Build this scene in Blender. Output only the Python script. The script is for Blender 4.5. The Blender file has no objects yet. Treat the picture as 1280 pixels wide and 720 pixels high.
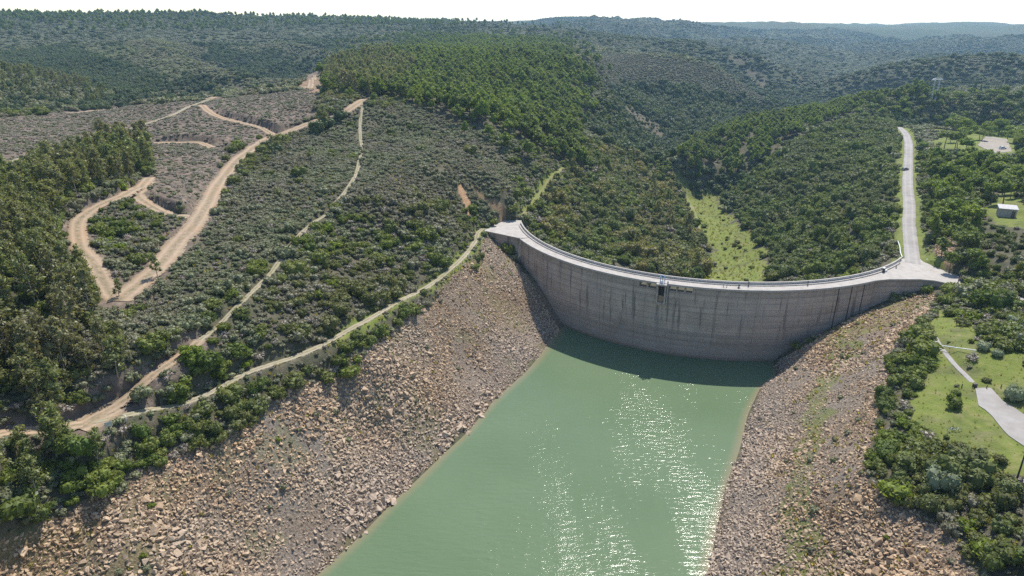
import bpy, bmesh, math, random
import numpy as np
from mathutils import Vector

R = math.radians
rng = np.random.default_rng(7)
random.seed(7)
DENOISE = False
HAZE, EXPO = 0.000092, 0.78
scene = bpy.context.scene
COL = scene.collection

# ------------------------------------------------------------------ camera geometry (survey of the site)
F, PITCH, CAMH = 853.0, R(21.3), 100.0
CP, SP = math.cos(PITCH), math.sin(PITCH)
def ray(u, v):
    a = (np.asarray(u, float) - 640) / F; b = (np.asarray(v, float) - 360) / F
    return np.stack([a, CP - b * SP, -SP - b * CP], -1)
def at(u, v, z):
    d = ray(u, v); t = (z - CAMH) / d[..., 2]
    return d * t[..., None] + np.array([0, 0, CAMH]) if d.ndim > 1 else d * t + np.array([0, 0, CAMH])
def att(u, v, t):
    return ray(u, v) * t + np.array([0, 0, CAMH])
def project(x, y, z):
    zz = z - CAMH
    dep = y * CP - zz * SP
    up = y * SP + zz * CP
    return 640 + F * x / dep, 360 - F * up / dep, dep

# ------------------------------------------------------------------ noise
def _hash(i, j, s):
    h = (i.astype(np.int64) * 374761393 + j.astype(np.int64) * 668265263 + s * 1442695041) & 0xFFFFFFFF
    h = ((h ^ (h >> 13)) * 1274126177) & 0xFFFFFFFF
    h = h ^ (h >> 16)
    return (h & 0xFFFFFF) / float(0xFFFFFF) * 2 - 1
def vnoise(x, y, s=0):
    xi = np.floor(x); yi = np.floor(y); fx = x - xi; fy = y - yi
    fx = fx * fx * fx * (fx * (fx * 6 - 15) + 10); fy = fy * fy * fy * (fy * (fy * 6 - 15) + 10)
    a = _hash(xi, yi, s); b = _hash(xi + 1, yi, s); c = _hash(xi, yi + 1, s); d = _hash(xi + 1, yi + 1, s)
    return a + (b - a) * fx + (c - a) * fy + (a - b - c + d) * fx * fy
def fbm(x, y, s=0, o=4):
    r = 0; amp = 1.0; tot = 0
    for k in range(o):
        r = r + amp * vnoise(x, y, s + k * 17); tot += amp
        x = x * 2.03 + 11.3; y = y * 2.03 - 7.1; amp *= .5
    return r / tot
def sstep(a, b, x):
    t = np.clip((x - a) / (b - a), 0, 1); return t * t * (3 - 2 * t)

# ------------------------------------------------------------------ terrain control points: (u, v, z) sightings
ctl = []
def C(*p): ctl.extend(p)
SHORE_L = [(395, 720), (437, 682), (480, 639), (520, 601), (560, 562), (600, 521), (640, 480), (680, 436), (706, 407)]
SHORE_R = [(885, 720), (899, 646), (917, 584), (935, 518), (955, 480), (966, 451)]
C(*[(u, v, 0) for u, v in SHORE_L + SHORE_R])
RIM_L = [(0, 700, 21), (60, 645, 22.5), (130, 612, 23), (200, 575, 23.5), (280, 530, 24), (370, 480, 24), (450, 440, 24), (520, 390, 24), (590, 332, 23.5)]
C(*RIM_L)
TRACK_L = [(120, 533, 29.5), (156, 531, 28.5), (194, 516, 28), (253, 496, 28), (311, 467, 27.5), (389, 440, 27), (430, 415, 27), (470, 394, 26.5), (507, 372, 26), (548, 348, 25.5), (579, 322, 25), (596, 300, 24.5)]
C(*TRACK_L)
# mid of left rock slope
C((330, 640, 10.5), (450, 530, 11), (560, 440, 11.5), (150, 690, 17), (630, 380, 11))
# contact of the slopes with the dam
C((630, 311, 18.8), (647, 324, 15.9), (663, 343, 13.4), (681, 364, 9.5))
C((999, 431, 6.1), (1040, 410, 11.2), (1071, 392.5, 14.2), (1095, 385, 15.6), (1119, 375, 18), (1150, 368, 20), (1185, 362, 22.8))
# right rim and mid slope
C((1085, 600, 20), (1100, 520, 21), (1125, 455, 22), (1150, 410, 22.5), (1180, 660, 21), (1235, 715, 22), (1060, 450, 13), (1010, 540, 10), (985, 640, 9), (1060, 690, 13))
# right plateau
C((1160, 430, 24.6), (1200, 400, 25.2), (1230, 400, 26), (1280, 400, 28), (1170, 480, 24.6), (1217, 482, 25), (1250, 510, 25.4), (1280, 530, 26), (1280, 600, 25), (1270, 680, 24.5), (1200, 560, 24.2), (1280, 460, 27))
# left hillside
C((105, 535, 30), (0, 545, 33), (150, 500, 32), (183, 476, 33), (229, 440, 35), (250, 422, 35.5), (299, 379, 37), (335, 344, 38), (380, 290, 41), (410, 262, 43))
C((300, 250, 45), (240, 270, 46), (150, 374, 41), (0, 400, 44), (0, 300, 52), (0, 250, 56), (100, 220, 52), (190, 180, 52), (50, 200, 56), (200, 335, 43), (290, 215, 46.5), (333, 176, 48.5), (395, 151, 54), (440, 136, 59))
C((100, 282, 47), (125, 254, 50), (175, 235, 50.5), (118, 328, 44), (200, 230, 50), (0, 470, 39), (60, 430, 40), (440, 300, 36), (500, 330, 30), (520, 260, 40), (450, 225, 47), (440, 360, 31), (350, 420, 31))
C((100, 150, 54), (0, 140, 59), (240, 150, 55), (330, 110, 60), (390, 100, 62), (262, 124, 58), (175, 130, 57), (67, 141, 57), (300, 160, 52.5))
C((-60, 200, 60), (-80, 300, 58), (-80, 450, 47), (-60, 600, 36), (-100, 700, 30))
# valley behind the clearing, far left hills
ctl3 = []
def T(*p): ctl3.extend(p)          # (u, v, slant distance)
def Z(u, r_, z):                   # bearing of column u, horizontal distance, height
    th = math.atan2((u - 640) / F, 1.042); ctl_th.append((th, r_, z))
ctl_th = []
for u, r_, z in [(150, 520, 40), (280, 560, 40), (360, 560, 47), (60, 450, 50), (-60, 470, 55)]: Z(u, r_, z)
T((60, 105, 520), (0, 88, 560), (110, 112, 560), (-60, 80, 600))
T((130, 95, 720), (230, 108, 640), (100, 60, 900), (130, 30, 1150), (292, 95, 660), (100, 17, 1350), (0, 12, 1350), (250, 19, 1450), (400, 25, 1500), (-100, 30, 1100), (-80, 12, 1400))
for u, r_, z in [(310, 700, 30), (290, 820, 24), (262, 950, 34), (235, 1080, 54), (430, 900, 30), (405, 1000, 34), (375, 1110, 42), (345, 1220, 58), (70, 760, 40), (40, 900, 46), (10, 1050, 60), (150, 640, 36)]: Z(u, r_, z)
T((275, 88, 700), (255, 80, 745), (235, 68, 820), (205, 55, 930), (160, 40, 1080), (420, 80, 850), (395, 68, 930), (360, 57, 1020), (320, 47, 1120), (290, 38, 1230), (470, 60, 1000), (440, 48, 1150), (400, 36, 1300))
# centre pine hill
T((420, 110, 450), (500, 62, 800), (450, 78, 640), (480, 46, 1150), (520, 31, 1700), (650, 40, 1300), (590, 75, 650), (560, 105, 500), (600, 48, 950))
C((455, 125, 61), (600, 150, 52), (560, 160, 49), (600, 200, 43), (560, 220, 42.5), (520, 170, 47.5), (590, 240, 36), (640, 240, 34), (575, 285, 29), (650, 264, 25.6), (700, 212, 27), (660, 190, 40), (720, 180, 33), (700, 120, 46), (605, 283, 25))
T((700, 90, 640), (740, 100, 620), (740, 70, 760), (690, 50, 1000), (640, 100, 510))
C((700, 255, 19), (760, 300, 3), (760, 240, 13), (820, 320, -3), (660, 268, 23), (672, 285, 18))
C((880, 290, -12), (870, 340, -12.5), (920, 320, -11), (873, 285, -12), (850, 220, -9), (860, 245, -10.5), (905, 270, -10.5), (820, 200, -6), (890, 238, -9.5), (800, 300, -4), (830, 260, -5))
T((800, 170, 650), (780, 150, 650), (750, 130, 640), (800, 120, 790), (830, 165, 690), (745, 69, 900), (800, 71, 900), (840, 75, 900), (885, 80, 900), (937, 113, 900), (985, 130, 880), (800, 95, 820), (880, 115, 830), (860, 140, 780), (920, 138, 830))
for u, r_, z in [(885, 1015, 26), (937, 1000, -2), (840, 1015, 38), (780, 1010, 48), (985, 980, -4), (905, 1400, 30), (955, 1330, 8), (990, 1290, -2), (860, 1450, 44), (870, 590, -6), (900, 680, -6), (950, 760, -6), (1000, 830, -4), (1050, 880, 0), (1090, 1160, -2), (1180, 1110, 4), (1280, 1090, 12), (1200, 710, 8), (1280, 700, 14), (1120, 780, 0), (845, 640, -8), (860, 720, -8)]: Z(u, r_, z)
T((870, 190, 480), (900, 172, 540), (950, 152, 600), (1000, 146, 640), (1050, 136, 680))
T((860, 52, 1250), (905, 58, 1200), (955, 68, 1150), (990, 90, 1120), (1020, 108, 1080), (920, 90, 1120), (850, 43, 2000), (780, 52, 1250))
C((1010, 112, 0), (1010, 100, 0))
# far hills
T((900, 30, 3100), (1000, 30, 3300), (1100, 31, 3500), (1200, 29, 3600), (1280, 28, 3600), (1370, 28, 3500), (960, 60, 2300), (1040, 70, 2100), (1100, 84, 1750), (1180, 62, 2300), (1280, 48, 2600), (1100, 48, 2700), (1000, 45, 2700), (900, 48, 2300), (720, 34, 2600), (620, 32, 2300), (560, 32, 2200))
# right mid ground
T((1180, 86, 960), (1280, 75, 920), (1090, 101, 1010), (1200, 102, 850), (1130, 116, 640), (1165, 128, 600), (1250, 128, 590), (1370, 100, 700))
C((1250, 300, 29), (1250, 187, 30), (1200, 180, 28), (1150, 160, 28.5), (1133, 180, 25), (1140, 165, 26), (1133, 240, 24.7), (1128, 300, 24.6), (1060, 160, 23), (1250, 265, 31.5), (1280, 250, 33), (1220, 240, 29), (1200, 330, 27.5), (1280, 330, 32), (1200, 290, 28), (1165, 300, 25.6), (1150, 250, 25.2), (1180, 345, 25), (1200, 352, 24.3), (1160, 335, 24.6), (1350, 300, 36), (1350, 500, 29), (1350, 650, 26), (1350, 200, 34))
C((1000, 200, 16), (1050, 250, 18.5), (1000, 280, 4), (940, 320, -8), (1090, 310, 19), (1100, 335, 21.5), (950, 230, 3), (1060, 200, 22), (1090, 270, 21), (1050, 320, 10.5), (1124, 322, 24))
PTS = [at(u, v, z) for u, v, z in ctl] + [att(u, v, t) for u, v, t in ctl3]
PTS += [np.array([math.sin(th) * r_, math.cos(th) * r_, z]) for th, r_, z in ctl_th]
W = lambda *p: PTS.extend(np.array(q, float) for q in p)
# reservoir bed and the bank towards and past the camera
W((2, 90, -12), (12, 120, -13), (27, 150, -14), (42, 175, -14), (55, 188, -14), (75, 190, -13), (60, 203, -14), (85, 203, -13), (30, 200, -6))
W((-10, 60, -12), (-22, 20, -12), (-52, 70, 0), (-66, 30, 0), (26, 70, 0), (16, 30, 0), (-88, 60, 22), (-105, 25, 24), (62, 60, 22), (52, 25, 24), (130, 30, 30), (-170, 40, 40), (-140, 90, 38))
for a in (-170, -140, -110, -85, 85, 110, 140, 170):
    for r_ in (200, 700, 3000):
        W((r_ * math.sin(R(a)), r_ * math.cos(R(a)), 45 + 15 * math.sin(a + r_)))
for a in range(-60, 61, 12):
    W((6500 * math.sin(R(a)), 6500 * math.cos(R(a)), 62)); W((14000 * math.sin(R(a)), 14000 * math.cos(R(a)), 5))
    if a < 0: W((2600 * math.sin(R(a)), 2600 * math.cos(R(a)), 85))
PTS = np.array(PTS)
def warp(x, y):
    r_ = np.maximum(np.hypot(x, y), 8.0)
    return np.arctan2(x, y), np.log(r_)
tx, ty = warp(PTS[:, 0], PTS[:, 1])
EPS2 = 0.02 ** 2
def kern(d2): return np.sqrt(d2 + EPS2)
K = kern((tx[:, None] - tx) ** 2 + (ty[:, None] - ty) ** 2)
n = len(tx)
A = np.zeros((n + 3, n + 3)); A[:n, :n] = K + np.eye(n) * -0.0012
A[:n, n] = 1; A[:n, n + 1] = tx; A[:n, n + 2] = ty; A[n:, :n] = A[:n, n:].T
wts = np.linalg.solve(A, np.r_[PTS[:, 2], 0, 0, 0])
def rbf(x, y):
    shp = np.shape(x); x = np.ravel(x); y = np.ravel(y)
    out = np.empty(len(x))
    for i in range(0, len(x), 20000):
        a, b = warp(x[i:i + 20000], y[i:i + 20000])
        out[i:i + 20000] = kern((a[:, None] - tx) ** 2 + (b[:, None] - ty) ** 2) @ wts[:n] + wts[n] + wts[n + 1] * a + wts[n + 2] * b
    return out.reshape(shp)
ACX, ACY = 77.8, 270.6       # centre of the arch
def ground0(x, y):
    r_ = np.hypot(x, y)
    h = rbf(x, y)
    near = sstep(4, 14, np.abs(h)) * sstep(0, 25, np.abs(np.hypot(x - ACX, y - ACY) - 78))
    h = h + near * (fbm(x / 21., y / 21., 3, 4) * 1.3)
    # side valleys and spurs of the hills, growing with distance
    a1 = sstep(430, 900, r_) * np.where(x < -150, 6, 12) + sstep(1200, 2600, r_) * 40
    xw = x + 60 * fbm(x / 300., y / 300., 91, 2); yw = y + 60 * fbm(x / 300., y / 300., 92, 2)
    rid = 1 - np.abs(fbm(xw / 420., yw / 420., 41, 2)) * 2.6
    a1 = a1 * (1 - .6 * sstep(0, -300, x))
    a1 = a1 * (1 - .7 * sstep(2900, 4200, r_))
    h = h + a1 * (rid - .45) + sstep(500, 1500, r_) * 4 * fbm(x / 70., y / 70., 55, 3)
    rid2 = 1 - np.abs(fbm(xw / 1000., yw / 1000., 141, 2)) * 2.2
    h = h + sstep(1350, 2300, r_) * 32 * (1 - .75 * sstep(150, -250, x)) * (1 - .75 * sstep(2900, 4200, r_)) * (rid2 - .45)
    return h

# ------------------------------------------------------------------ terrain grid (rings round the drone's foot)
th = np.r_[np.linspace(R(-180), R(-58), 40, endpoint=False), np.linspace(R(-58), R(58), 660), np.linspace(R(58), R(180), 40)[1:]]
rr = np.r_[np.linspace(12, 60, 14, endpoint=False), np.arange(60, 300, .62)]
step = .62; x0 = 300.0; ex = []
while x0 < 6900:
    ex.append(x0); step *= 1.0135 if x0 < 1200 else 1.03; x0 += step
rr = np.r_[rr, ex]
TH, RR = np.meshgrid(th, rr, indexing='ij')
GX, GY = np.sin(TH) * RR, np.cos(TH) * RR
GZ0 = ground0(GX, GY)
GZ = GZ0.copy()
def sample(grid, x, y):
    t = np.arctan2(x, y); r_ = np.clip(np.hypot(x, y), rr[0], rr[-1] - 1)
    i = np.clip(np.searchsorted(th, t) - 1, 0, len(th) - 2); j = np.clip(np.searchsorted(rr, r_) - 1, 0, len(rr) - 2)
    a = (t - th[i]) / (th[i + 1] - th[i]); b = (r_ - rr[j]) / (rr[j + 1] - rr[j])
    return grid[i, j] * (1 - a) * (1 - b) + grid[i + 1, j] * a * (1 - b) + grid[i, j + 1] * (1 - a) * b + grid[i + 1, j + 1] * a * b
def hits(uv, grid=None):
    """where the sight line of each (u, v) meets the ground"""
    grid = GZ0 if grid is None else grid
    uv = np.asarray(uv, float); d = ray(uv[:, 0], uv[:, 1])
    ts = 70 * np.exp(np.linspace(0, math.log(6500 / 70.), 1400))
    out = []
    for k in range(len(uv)):
        x = d[k, 0] * ts; y = d[k, 1] * ts; z = CAMH + d[k, 2] * ts
        g = np.maximum(sample(grid, x, y), -20) - z
        w = np.nonzero(g > 0)[0]
        i = w[0] if len(w) else len(ts) - 1
        if i > 0 and len(w):
            f = -g[i - 1] / (g[i] - g[i - 1]); t = ts[i - 1] + f * (ts[i] - ts[i - 1])
        else: t = ts[i]
        out.append(d[k] * t + np.array([0, 0, CAMH]))
    return np.array(out)
def zone(px):
    """ground outline of a zone"""
    q = []
    for (a, b), (c, d) in zip(px, px[1:] + px[:1]):
        m = max(1, int(math.hypot(c - a, d - b) / 9))
        q += [(a + (c - a) * k / m, b + (d - b) * k / m) for k in range(m)]
    return hits(q)[:, :2]
def inside(poly, x, y):
    shp = np.shape(x); x = np.ravel(x); y = np.ravel(y); r_ = np.zeros(len(x), bool)
    lo = poly.min(0); hi = poly.max(0)
    idx = np.nonzero((x >= lo[0]) & (x <= hi[0]) & (y >= lo[1]) & (y <= hi[1]))[0]
    if len(idx):
        px, py = x[idx], y[idx]; c = np.zeros(len(idx), bool)
        for k in range(len(poly)):
            x1, y1 = poly[k - 1]; x2, y2 = poly[k]
            if y1 == y2: continue
            c ^= ((y1 > py) != (y2 > py)) & (px < (x2 - x1) * (py - y1) / (y2 - y1) + x1)
        r_[idx] = c
    return r_.reshape(shp)

ZN = {}
ZN['rock_left'] = [(395, 722), (440, 682), (560, 564), (640, 482), (706, 409), (681, 366), (647, 325), (612, 294), (600, 318), (560, 352), (520, 392), (450, 442), (370, 482), (280, 532), (200, 580), (60, 648), (-60, 700), (-60, 860), (200, 900), (300, 820)]
ZN['rock_right'] = [(885, 722), (899, 648), (935, 520), (966, 453), (1010, 427), (1060, 400), (1110, 380), (1178, 366), (1160, 388), (1135, 420), (1110, 470), (1092, 530), (1085, 600), (1125, 635), (1180, 660), (1222, 722), (1260, 830), (860, 860)]
ZN['grass_plateau'] = [(1142, 412), (1178, 385), (1210, 392), (1220, 430), (1282, 440), (1340, 470), (1340, 600), (1282, 602), (1230, 585), (1190, 560), (1150, 545), (1128, 490)]
ZN['grass_valley'] = [(846, 222), (856, 222), (872, 246), (890, 232), (902, 256), (922, 278), (950, 298), (960, 330), (966, 354), (870, 352), (888, 318), (880, 295), (868, 285)]
ZN['grass_park'] = [(1186, 158), (1240, 158), (1282, 170), (1282, 196), (1240, 200), (1190, 196), (1170, 180)]
ZN['grass_hut'] = [(1228, 262), (1262, 236), (1290, 240), (1290, 290), (1240, 282)]
ZN['grass_wing'] = [(1148, 322), (1170, 336), (1188, 343), (1186, 330), (1160, 318)]
ZN['cleared'] = [(-20, 150), (60, 142), (175, 132), (262, 125), (385, 112), (405, 120), (395, 148), (345, 166), (318, 176), (270, 190), (195, 200), (150, 168), (70, 190), (-20, 212)]
ZN['cleared_bank'] = [(190, 175), (270, 180), (290, 196), (262, 232), (240, 262), (200, 258), (184, 240), (195, 215)]
ZN['loop_scrub'] = [(125, 256), (178, 248), (215, 268), (205, 300), (170, 352), (150, 358), (112, 310), (104, 285)]
ZN['heath'] = [(346, 184), (400, 152), (450, 138), (520, 126), (590, 160), (640, 200), (646, 250), (590, 270), (560, 240), (500, 240), (420, 260), (330, 330), (200, 420), (175, 400), (230, 330), (300, 230)]
ZN['pines'] = [(400, 112), (415, 82), (455, 66), (530, 54), (600, 50), (690, 56), (715, 75), (742, 100), (735, 140), (722, 170), (742, 215), (700, 205), (640, 172), (560, 145), (500, 124), (450, 122)]
ZN['plantation'] = [(850, 205), (862, 178), (890, 166), (940, 152), (1000, 142), (1044, 134), (1050, 146), (1000, 168), (940, 208), (900, 222), (868, 218)]
ZN['plantation_top'] = [(1044, 134), (1090, 124), (1160, 112), (1162, 122), (1100, 134), (1050, 148)]
ZN['oak_slope'] = [(908, 238), (940, 210), (1010, 168), (1060, 150), (1128, 150), (1124, 200), (1118, 300), (1100, 328), (1040, 344), (968, 350), (958, 310), (925, 280)]
ZN['right_wood'] = [(1152, 190), (1180, 200), (1290, 205), (1290, 330), (1230, 345), (1196, 345), (1185, 325), (1166, 318), (1156, 270)]
ZN['right_top'] = [(1060, 150), (1140, 118), (1290, 120), (1290, 158), (1180, 160), (1150, 150), (1130, 150)]
ZN['euc'] = [(-60, 235), (40, 232), (100, 205), (140, 185), (186, 176), (190, 214), (150, 248), (92, 284), (106, 330), (122, 372), (112, 430), (100, 500), (60, 520), (-60, 540)]
ZN['euc_low'] = [(-90, 562), (0, 552), (60, 550), (98, 552), (120, 580), (70, 632), (0, 668), (-90, 700)]
ZN['euc_mid'] = [(0, 535), (0, 505), (100, 480), (140, 450), (160, 430), (175, 470), (110, 520)]
ZN['euc_top'] = [(402, 110), (420, 80), (480, 72), (520, 90), (500, 115), (450, 124)]
ZN['rim_bush'] = [(120, 555), (156, 540), (194, 522), (253, 500), (311, 472), (389, 445), (430, 420), (507, 378), (548, 356), (579, 330), (598, 308), (606, 322), (560, 362), (525, 398), (455, 446), (375, 490), (285, 540), (205, 590), (110, 626), (100, 600)]
ZN['right_bush'] = [(1086, 590), (1096, 520), (1108, 470), (1126, 424), (1150, 412), (1168, 440), (1140, 500), (1165, 545), (1195, 565), (1240, 590), (1290, 606), (1300, 722), (1222, 724), (1190, 668), (1120, 640)]
ZN['right_scrub'] = [(1185, 388), (1290, 372), (1290, 440), (1245, 468), (1225, 455), (1200, 420)]
ZN['gorge'] = [(738, 130), (762, 114), (800, 106), (860, 110), (930, 124), (1000, 133), (960, 142), (900, 152), (850, 190), (842, 208), (810, 205), (770, 190), (742, 170)]
ZN['valley_wood'] = [(740, 215), (730, 180), (790, 195), (842, 210), (868, 270), (880, 300), (888, 330), (870, 352), (800, 338), (740, 318), (690, 300), (670, 280), (690, 240), (710, 215)]
ZN['orange_cut'] = [(570, 230), (578, 230), (592, 252), (598, 274), (590, 278), (580, 256)]
ZN['red_cut'] = [(592, 236), (602, 240), (622, 246), (632, 254), (612, 258)]
ZN['pale_cliff'] = [(905, 66), (925, 72), (960, 100), (968, 112), (955, 112), (930, 92)]
ZN['bare_slope'] = [(772, 132), (800, 140), (824, 158), (836, 175), (820, 178), (795, 160)]
ZN['spur_green'] = [(-20, 86), (40, 92), (100, 104), (135, 122), (100, 132), (-20, 126)]
ZN['heath_spur'] = [(738, 66), (800, 69), (845, 75), (886, 80), (912, 96), (938, 114), (988, 131), (930, 122), (860, 108), (800, 104), (762, 112), (738, 104)]
ZN['hill_dark'] = [(-20, 72), (80, 58), (150, 80), (215, 100), (292, 98), (262, 114), (160, 118), (110, 100), (30, 88), (-20, 84)]
ZN['ravine_dark'] = [(292, 88), (330, 66), (360, 60), (405, 70), (408, 92), (340, 100), (300, 100)]
ZN['valley_big'] = [(752, 258), (800, 238), (845, 262), (872, 292), (884, 332), (872, 350), (815, 338), (765, 305)]
ZN['crest_light'] = [(205, 44), (240, 60), (266, 78), (298, 95), (278, 99), (245, 84), (212, 68), (180, 52)]  # grazing light on the spur crest, put into paler scrub
ZN['back_dark'] = [(246, 56), (268, 70), (296, 90), (316, 93), (338, 78), (306, 68), (276, 55)]
ZN['crest_light_far'] = [(318, 46), (370, 58), (420, 77), (404, 82), (352, 68), (316, 56)]  # same painted crest light on the second spur
ZN['back_dark_far'] = [(385, 53), (424, 71), (446, 70), (418, 52)]
ZN['pines_wide'] = [(380, 112), (395, 70), (440, 50), (530, 42), (620, 40), (720, 46), (752, 72), (772, 104), (765, 145), (752, 176), (764, 225), (700, 222), (630, 190), (550, 165), (490, 140), (440, 134)]
ZN['ridge_patch'] = [(378, 114), (384, 92), (390, 84), (402, 86), (410, 116), (395, 120)]
ZN['track_front'] = [(150, 505), (183, 478), (229, 443), (249, 425), (299, 382), (335, 347), (343, 352), (310, 392), (262, 436), (240, 458), (195, 496), (160, 520)]
ZN['hut_front'] = [(1222, 258), (1292, 258), (1292, 350), (1225, 350)]
ZN['rock_cut_right'] = [(1168, 318), (1175, 300), (1198, 296), (1206, 318), (1195, 336), (1178, 330)]
ZN['bare_verge'] = [(1215, 525), (1235, 545), (1262, 575), (1258, 590), (1235, 570), (1222, 548)]
ZW = {k: zone(v) for k, v in ZN.items()}
def jit(x, y, a=2.5):
    k = np.clip(np.hypot(x, y) / 200., .6, 4) * a
    return x + k * fbm(x / 9., y / 9., 201, 3) * 1.6, y + k * fbm(x / 9., y / 9., 202, 3) * 1.6
def inz(name, x, y, a=2.0):
    a = 2.0 if a else 0
    if a: x, y = jit(x, y, a)
    return inside(ZW[name], x, y)

# ------------------------------------------------------------------ materials
def mat(name):
    m = bpy.data.materials.new(name); m.use_nodes = True
    nt = m.node_tree; nt.nodes.clear()
    return m, nt
class N:
    def __init__(s, nt): s.nt = nt
    def __call__(s, t, **kw):
        nd = s.nt.nodes.new(t)
        for k, v in kw.items():
            if k.startswith('i_'): nd.inputs[k[2:].replace('_', ' ')].default_value = v
            else: setattr(nd, k, v)
        return nd
    def link(s, a, b): s.nt.links.new(a, b)
    def noise(s, scale, detail=4, rough=.55, vec=None, dim='3D', distort=0):
        nd = s('ShaderNodeTexNoise', noise_dimensions=dim); nd.inputs['Scale'].default_value = scale; nd.inputs['Detail'].default_value = detail
        nd.inputs['Roughness'].default_value = rough; nd.inputs['Distortion'].default_value = distort
        if vec is not None: s.link(vec, nd.inputs['Vector'])
        return nd.outputs['Fac']
    def ramp(s, fac, stops):
        nd = s('ShaderNodeValToRGB'); el = nd.color_ramp.elements
        while len(el) < len(stops): el.new(.5)
        for e, (p, c) in zip(el, stops): e.position = p; e.color = (*c, 1) if len(c) == 3 else c
        s.link(fac, nd.inputs[0]); return nd.outputs[0]
    def range(s, fac, a, b, c=0., d=1.):
        nd = s('ShaderNodeMapRange'); s.link(fac, nd.inputs[0])
        for i, v in enumerate((a, b, c, d)): nd.inputs[i + 1].default_value = v
        return nd.outputs[0]
    def mix(s, fac, a, b, mode='MIX'):
        nd = s('ShaderNodeMix', data_type='RGBA', blend_type=mode)
        for sock, v in ((nd.inputs[0], fac), (nd.inputs[6], a), (nd.inputs[7], b)):
            if isinstance(v, (int, float)): sock.default_value = v
            elif isinstance(v, tuple): sock.default_value = (*v, 1)
            else: s.link(v, sock)
        return nd.outputs[2]
    def math(s, op, a, b=0.):
        nd = s('ShaderNodeMath', operation=op)
        for i, v in enumerate((a, b)):
            if isinstance(v, (int, float)): nd.inputs[i].default_value = v
            else: s.link(v, nd.inputs[i])
        return nd.outputs[0]
    def bump(s, h, strength=.5, dist=1.):
        nd = s('ShaderNodeBump'); nd.inputs['Strength'].default_value = strength; nd.inputs['Distance'].default_value = dist
        s.link(h, nd.inputs['Height']); return nd.outputs[0]
    def out(s, sh, vol=False):
        o = s('ShaderNodeOutputMaterial'); s.link(sh, o.inputs['Volume' if vol else 'Surface'])
    def bsdf(s, col, rough=.8, normal=None, spec=.3, metal=0.):
        b = s('ShaderNodeBsdfPrincipled'); b.inputs['Roughness'].default_value = rough; b.inputs['Specular IOR Level'].default_value = spec; b.inputs['Metallic'].default_value = metal
        if isinstance(col, tuple): b.inputs['Base Color'].default_value = (*col, 1)
        else: s.link(col, b.inputs['Base Color'])
        if normal is not None: s.link(normal, b.inputs['Normal'])
        return b
def paint(name, col, rough=.55, metal=0., var=.25, scale=2.):
    m, nt = mat(name); q = N(nt)
    g = q('ShaderNodeNewGeometry').outputs['Position']
    f = q.noise(scale, 5, .6, g)
    c = q.mix(q.range(f, .3, .7), tuple(x * (1 - var) for x in col), tuple(min(1, x * (1 + var)) for x in col))
    q.out(q.bsdf(c, rough, None, .4, metal).outputs[0]); return m
def foliage(name, c1, c2, c3, trans=.22, rough=.55, spec=.25):
    k_ = 1.33 if name in ('far_scrub', 'far_hill_scrub', 'dark_heath', 'dark_evergreen_leaves') else 1.16; c1, c2, c3 = [tuple(min(.4, v_ * k_) for v_ in c_) for c_ in (c1, c2, c3)]
    m, nt = mat(name); q = N(nt)
    oi = q('ShaderNodeObjectInfo'); ge = q('ShaderNodeNewGeometry')
    big = q.noise(.035, 3, .5, oi.outputs['Location'])
    c = q.mix(oi.outputs['Random'], c1, c2)
    c = q.mix(q.range(big, .42, .62), c, c3)
    isl = q.range(ge.outputs['Random Per Island'], 0, 1, .62, 1.4)
    c = q.mix(1.0, c, q.ramp(isl, [(0, (0, 0, 0)), (1, (1, 1, 1))]), 'MULTIPLY') if False else q.mix(1.0, c, _grey(q, isl), 'MULTIPLY')
    b = q.bsdf(c, rough, None, spec)
    t = q('ShaderNodeBsdfTranslucent'); q.link(q.mix(1., c, (1.25, 1.2, .6), 'MULTIPLY'), t.inputs[0])
    ms = q('ShaderNodeMixShader'); ms.inputs[0].default_value = trans
    q.link(b.outputs[0], ms.inputs[1]); q.link(t.outputs[0], ms.inputs[2]); q.out(ms.outputs[0]); return m
def _grey(q, f):
    nd = q('ShaderNodeCombineColor')
    for i in range(3): q.link(f, nd.inputs[i])
    return nd.outputs[0]

M = {}
M['heath'] = foliage('heath_foliage', (.140, .156, .080), (.205, .210, .118), (.178, .165, .108), .25)
M['shrub'] = foliage('evergreen_foliage', (.090, .128, .022), (.170, .196, .040), (.140, .146, .054), .38)
M['bright'] = foliage('bright_shrub_foliage', (.14, .19, .020), (.19, .235, .03), (.155, .195, .03), .42)
M['dead'] = foliage('dry_twigs', (.24, .205, .17), (.32, .27, .22), (.26, .23, .19), .12)
M['brown'] = foliage('olive_brown_leaves', (.185, .172, .056), (.235, .21, .072), (.17, .172, .06), .38)
M['pine'] = foliage('pine_needles', (.128, .185, .026), (.190, .235, .040), (.132, .165, .042), .40)
M['euc'] = foliage('eucalyptus_leaves', (.142, .172, .056), (.205, .215, .078), (.185, .175, .086), .42, .45, .35)
M['oak'] = foliage('oak_leaves', (.084, .126, .024), (.160, .188, .040), (.122, .138, .048), .34)
M['silver'] = foliage('silvery_leaves', (.19, .225, .13), (.25, .275, .165), (.20, .225, .135), .3)
M['tuft'] = foliage('grass_blades', (.20, .205, .055), (.27, .245, .085), (.28, .24, .105), .55)
M['far'] = foliage('far_scrub', (.150, .165, .086), (.200, .205, .112), (.175, .168, .105), .25)
M['dark'] = foliage('dark_evergreen_leaves', (.048, .074, .024), (.085, .108, .034), (.066, .082, .034), .25)
M['spur'] = foliage('dark_heath', (.100, .106, .070), (.140, .140, .092), (.118, .112, .080), .2)
M['hill'] = foliage('far_hill_scrub', (.090, .108, .060), (.135, .148, .082), (.112, .118, .076), .22)
M['bark'] = paint('bark', (.16, .12, .09), .9, 0, .35, 3)
M['pale_bark'] = paint('pale_bark', (.36, .31, .25), .85, 0, .35, 2)
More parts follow.
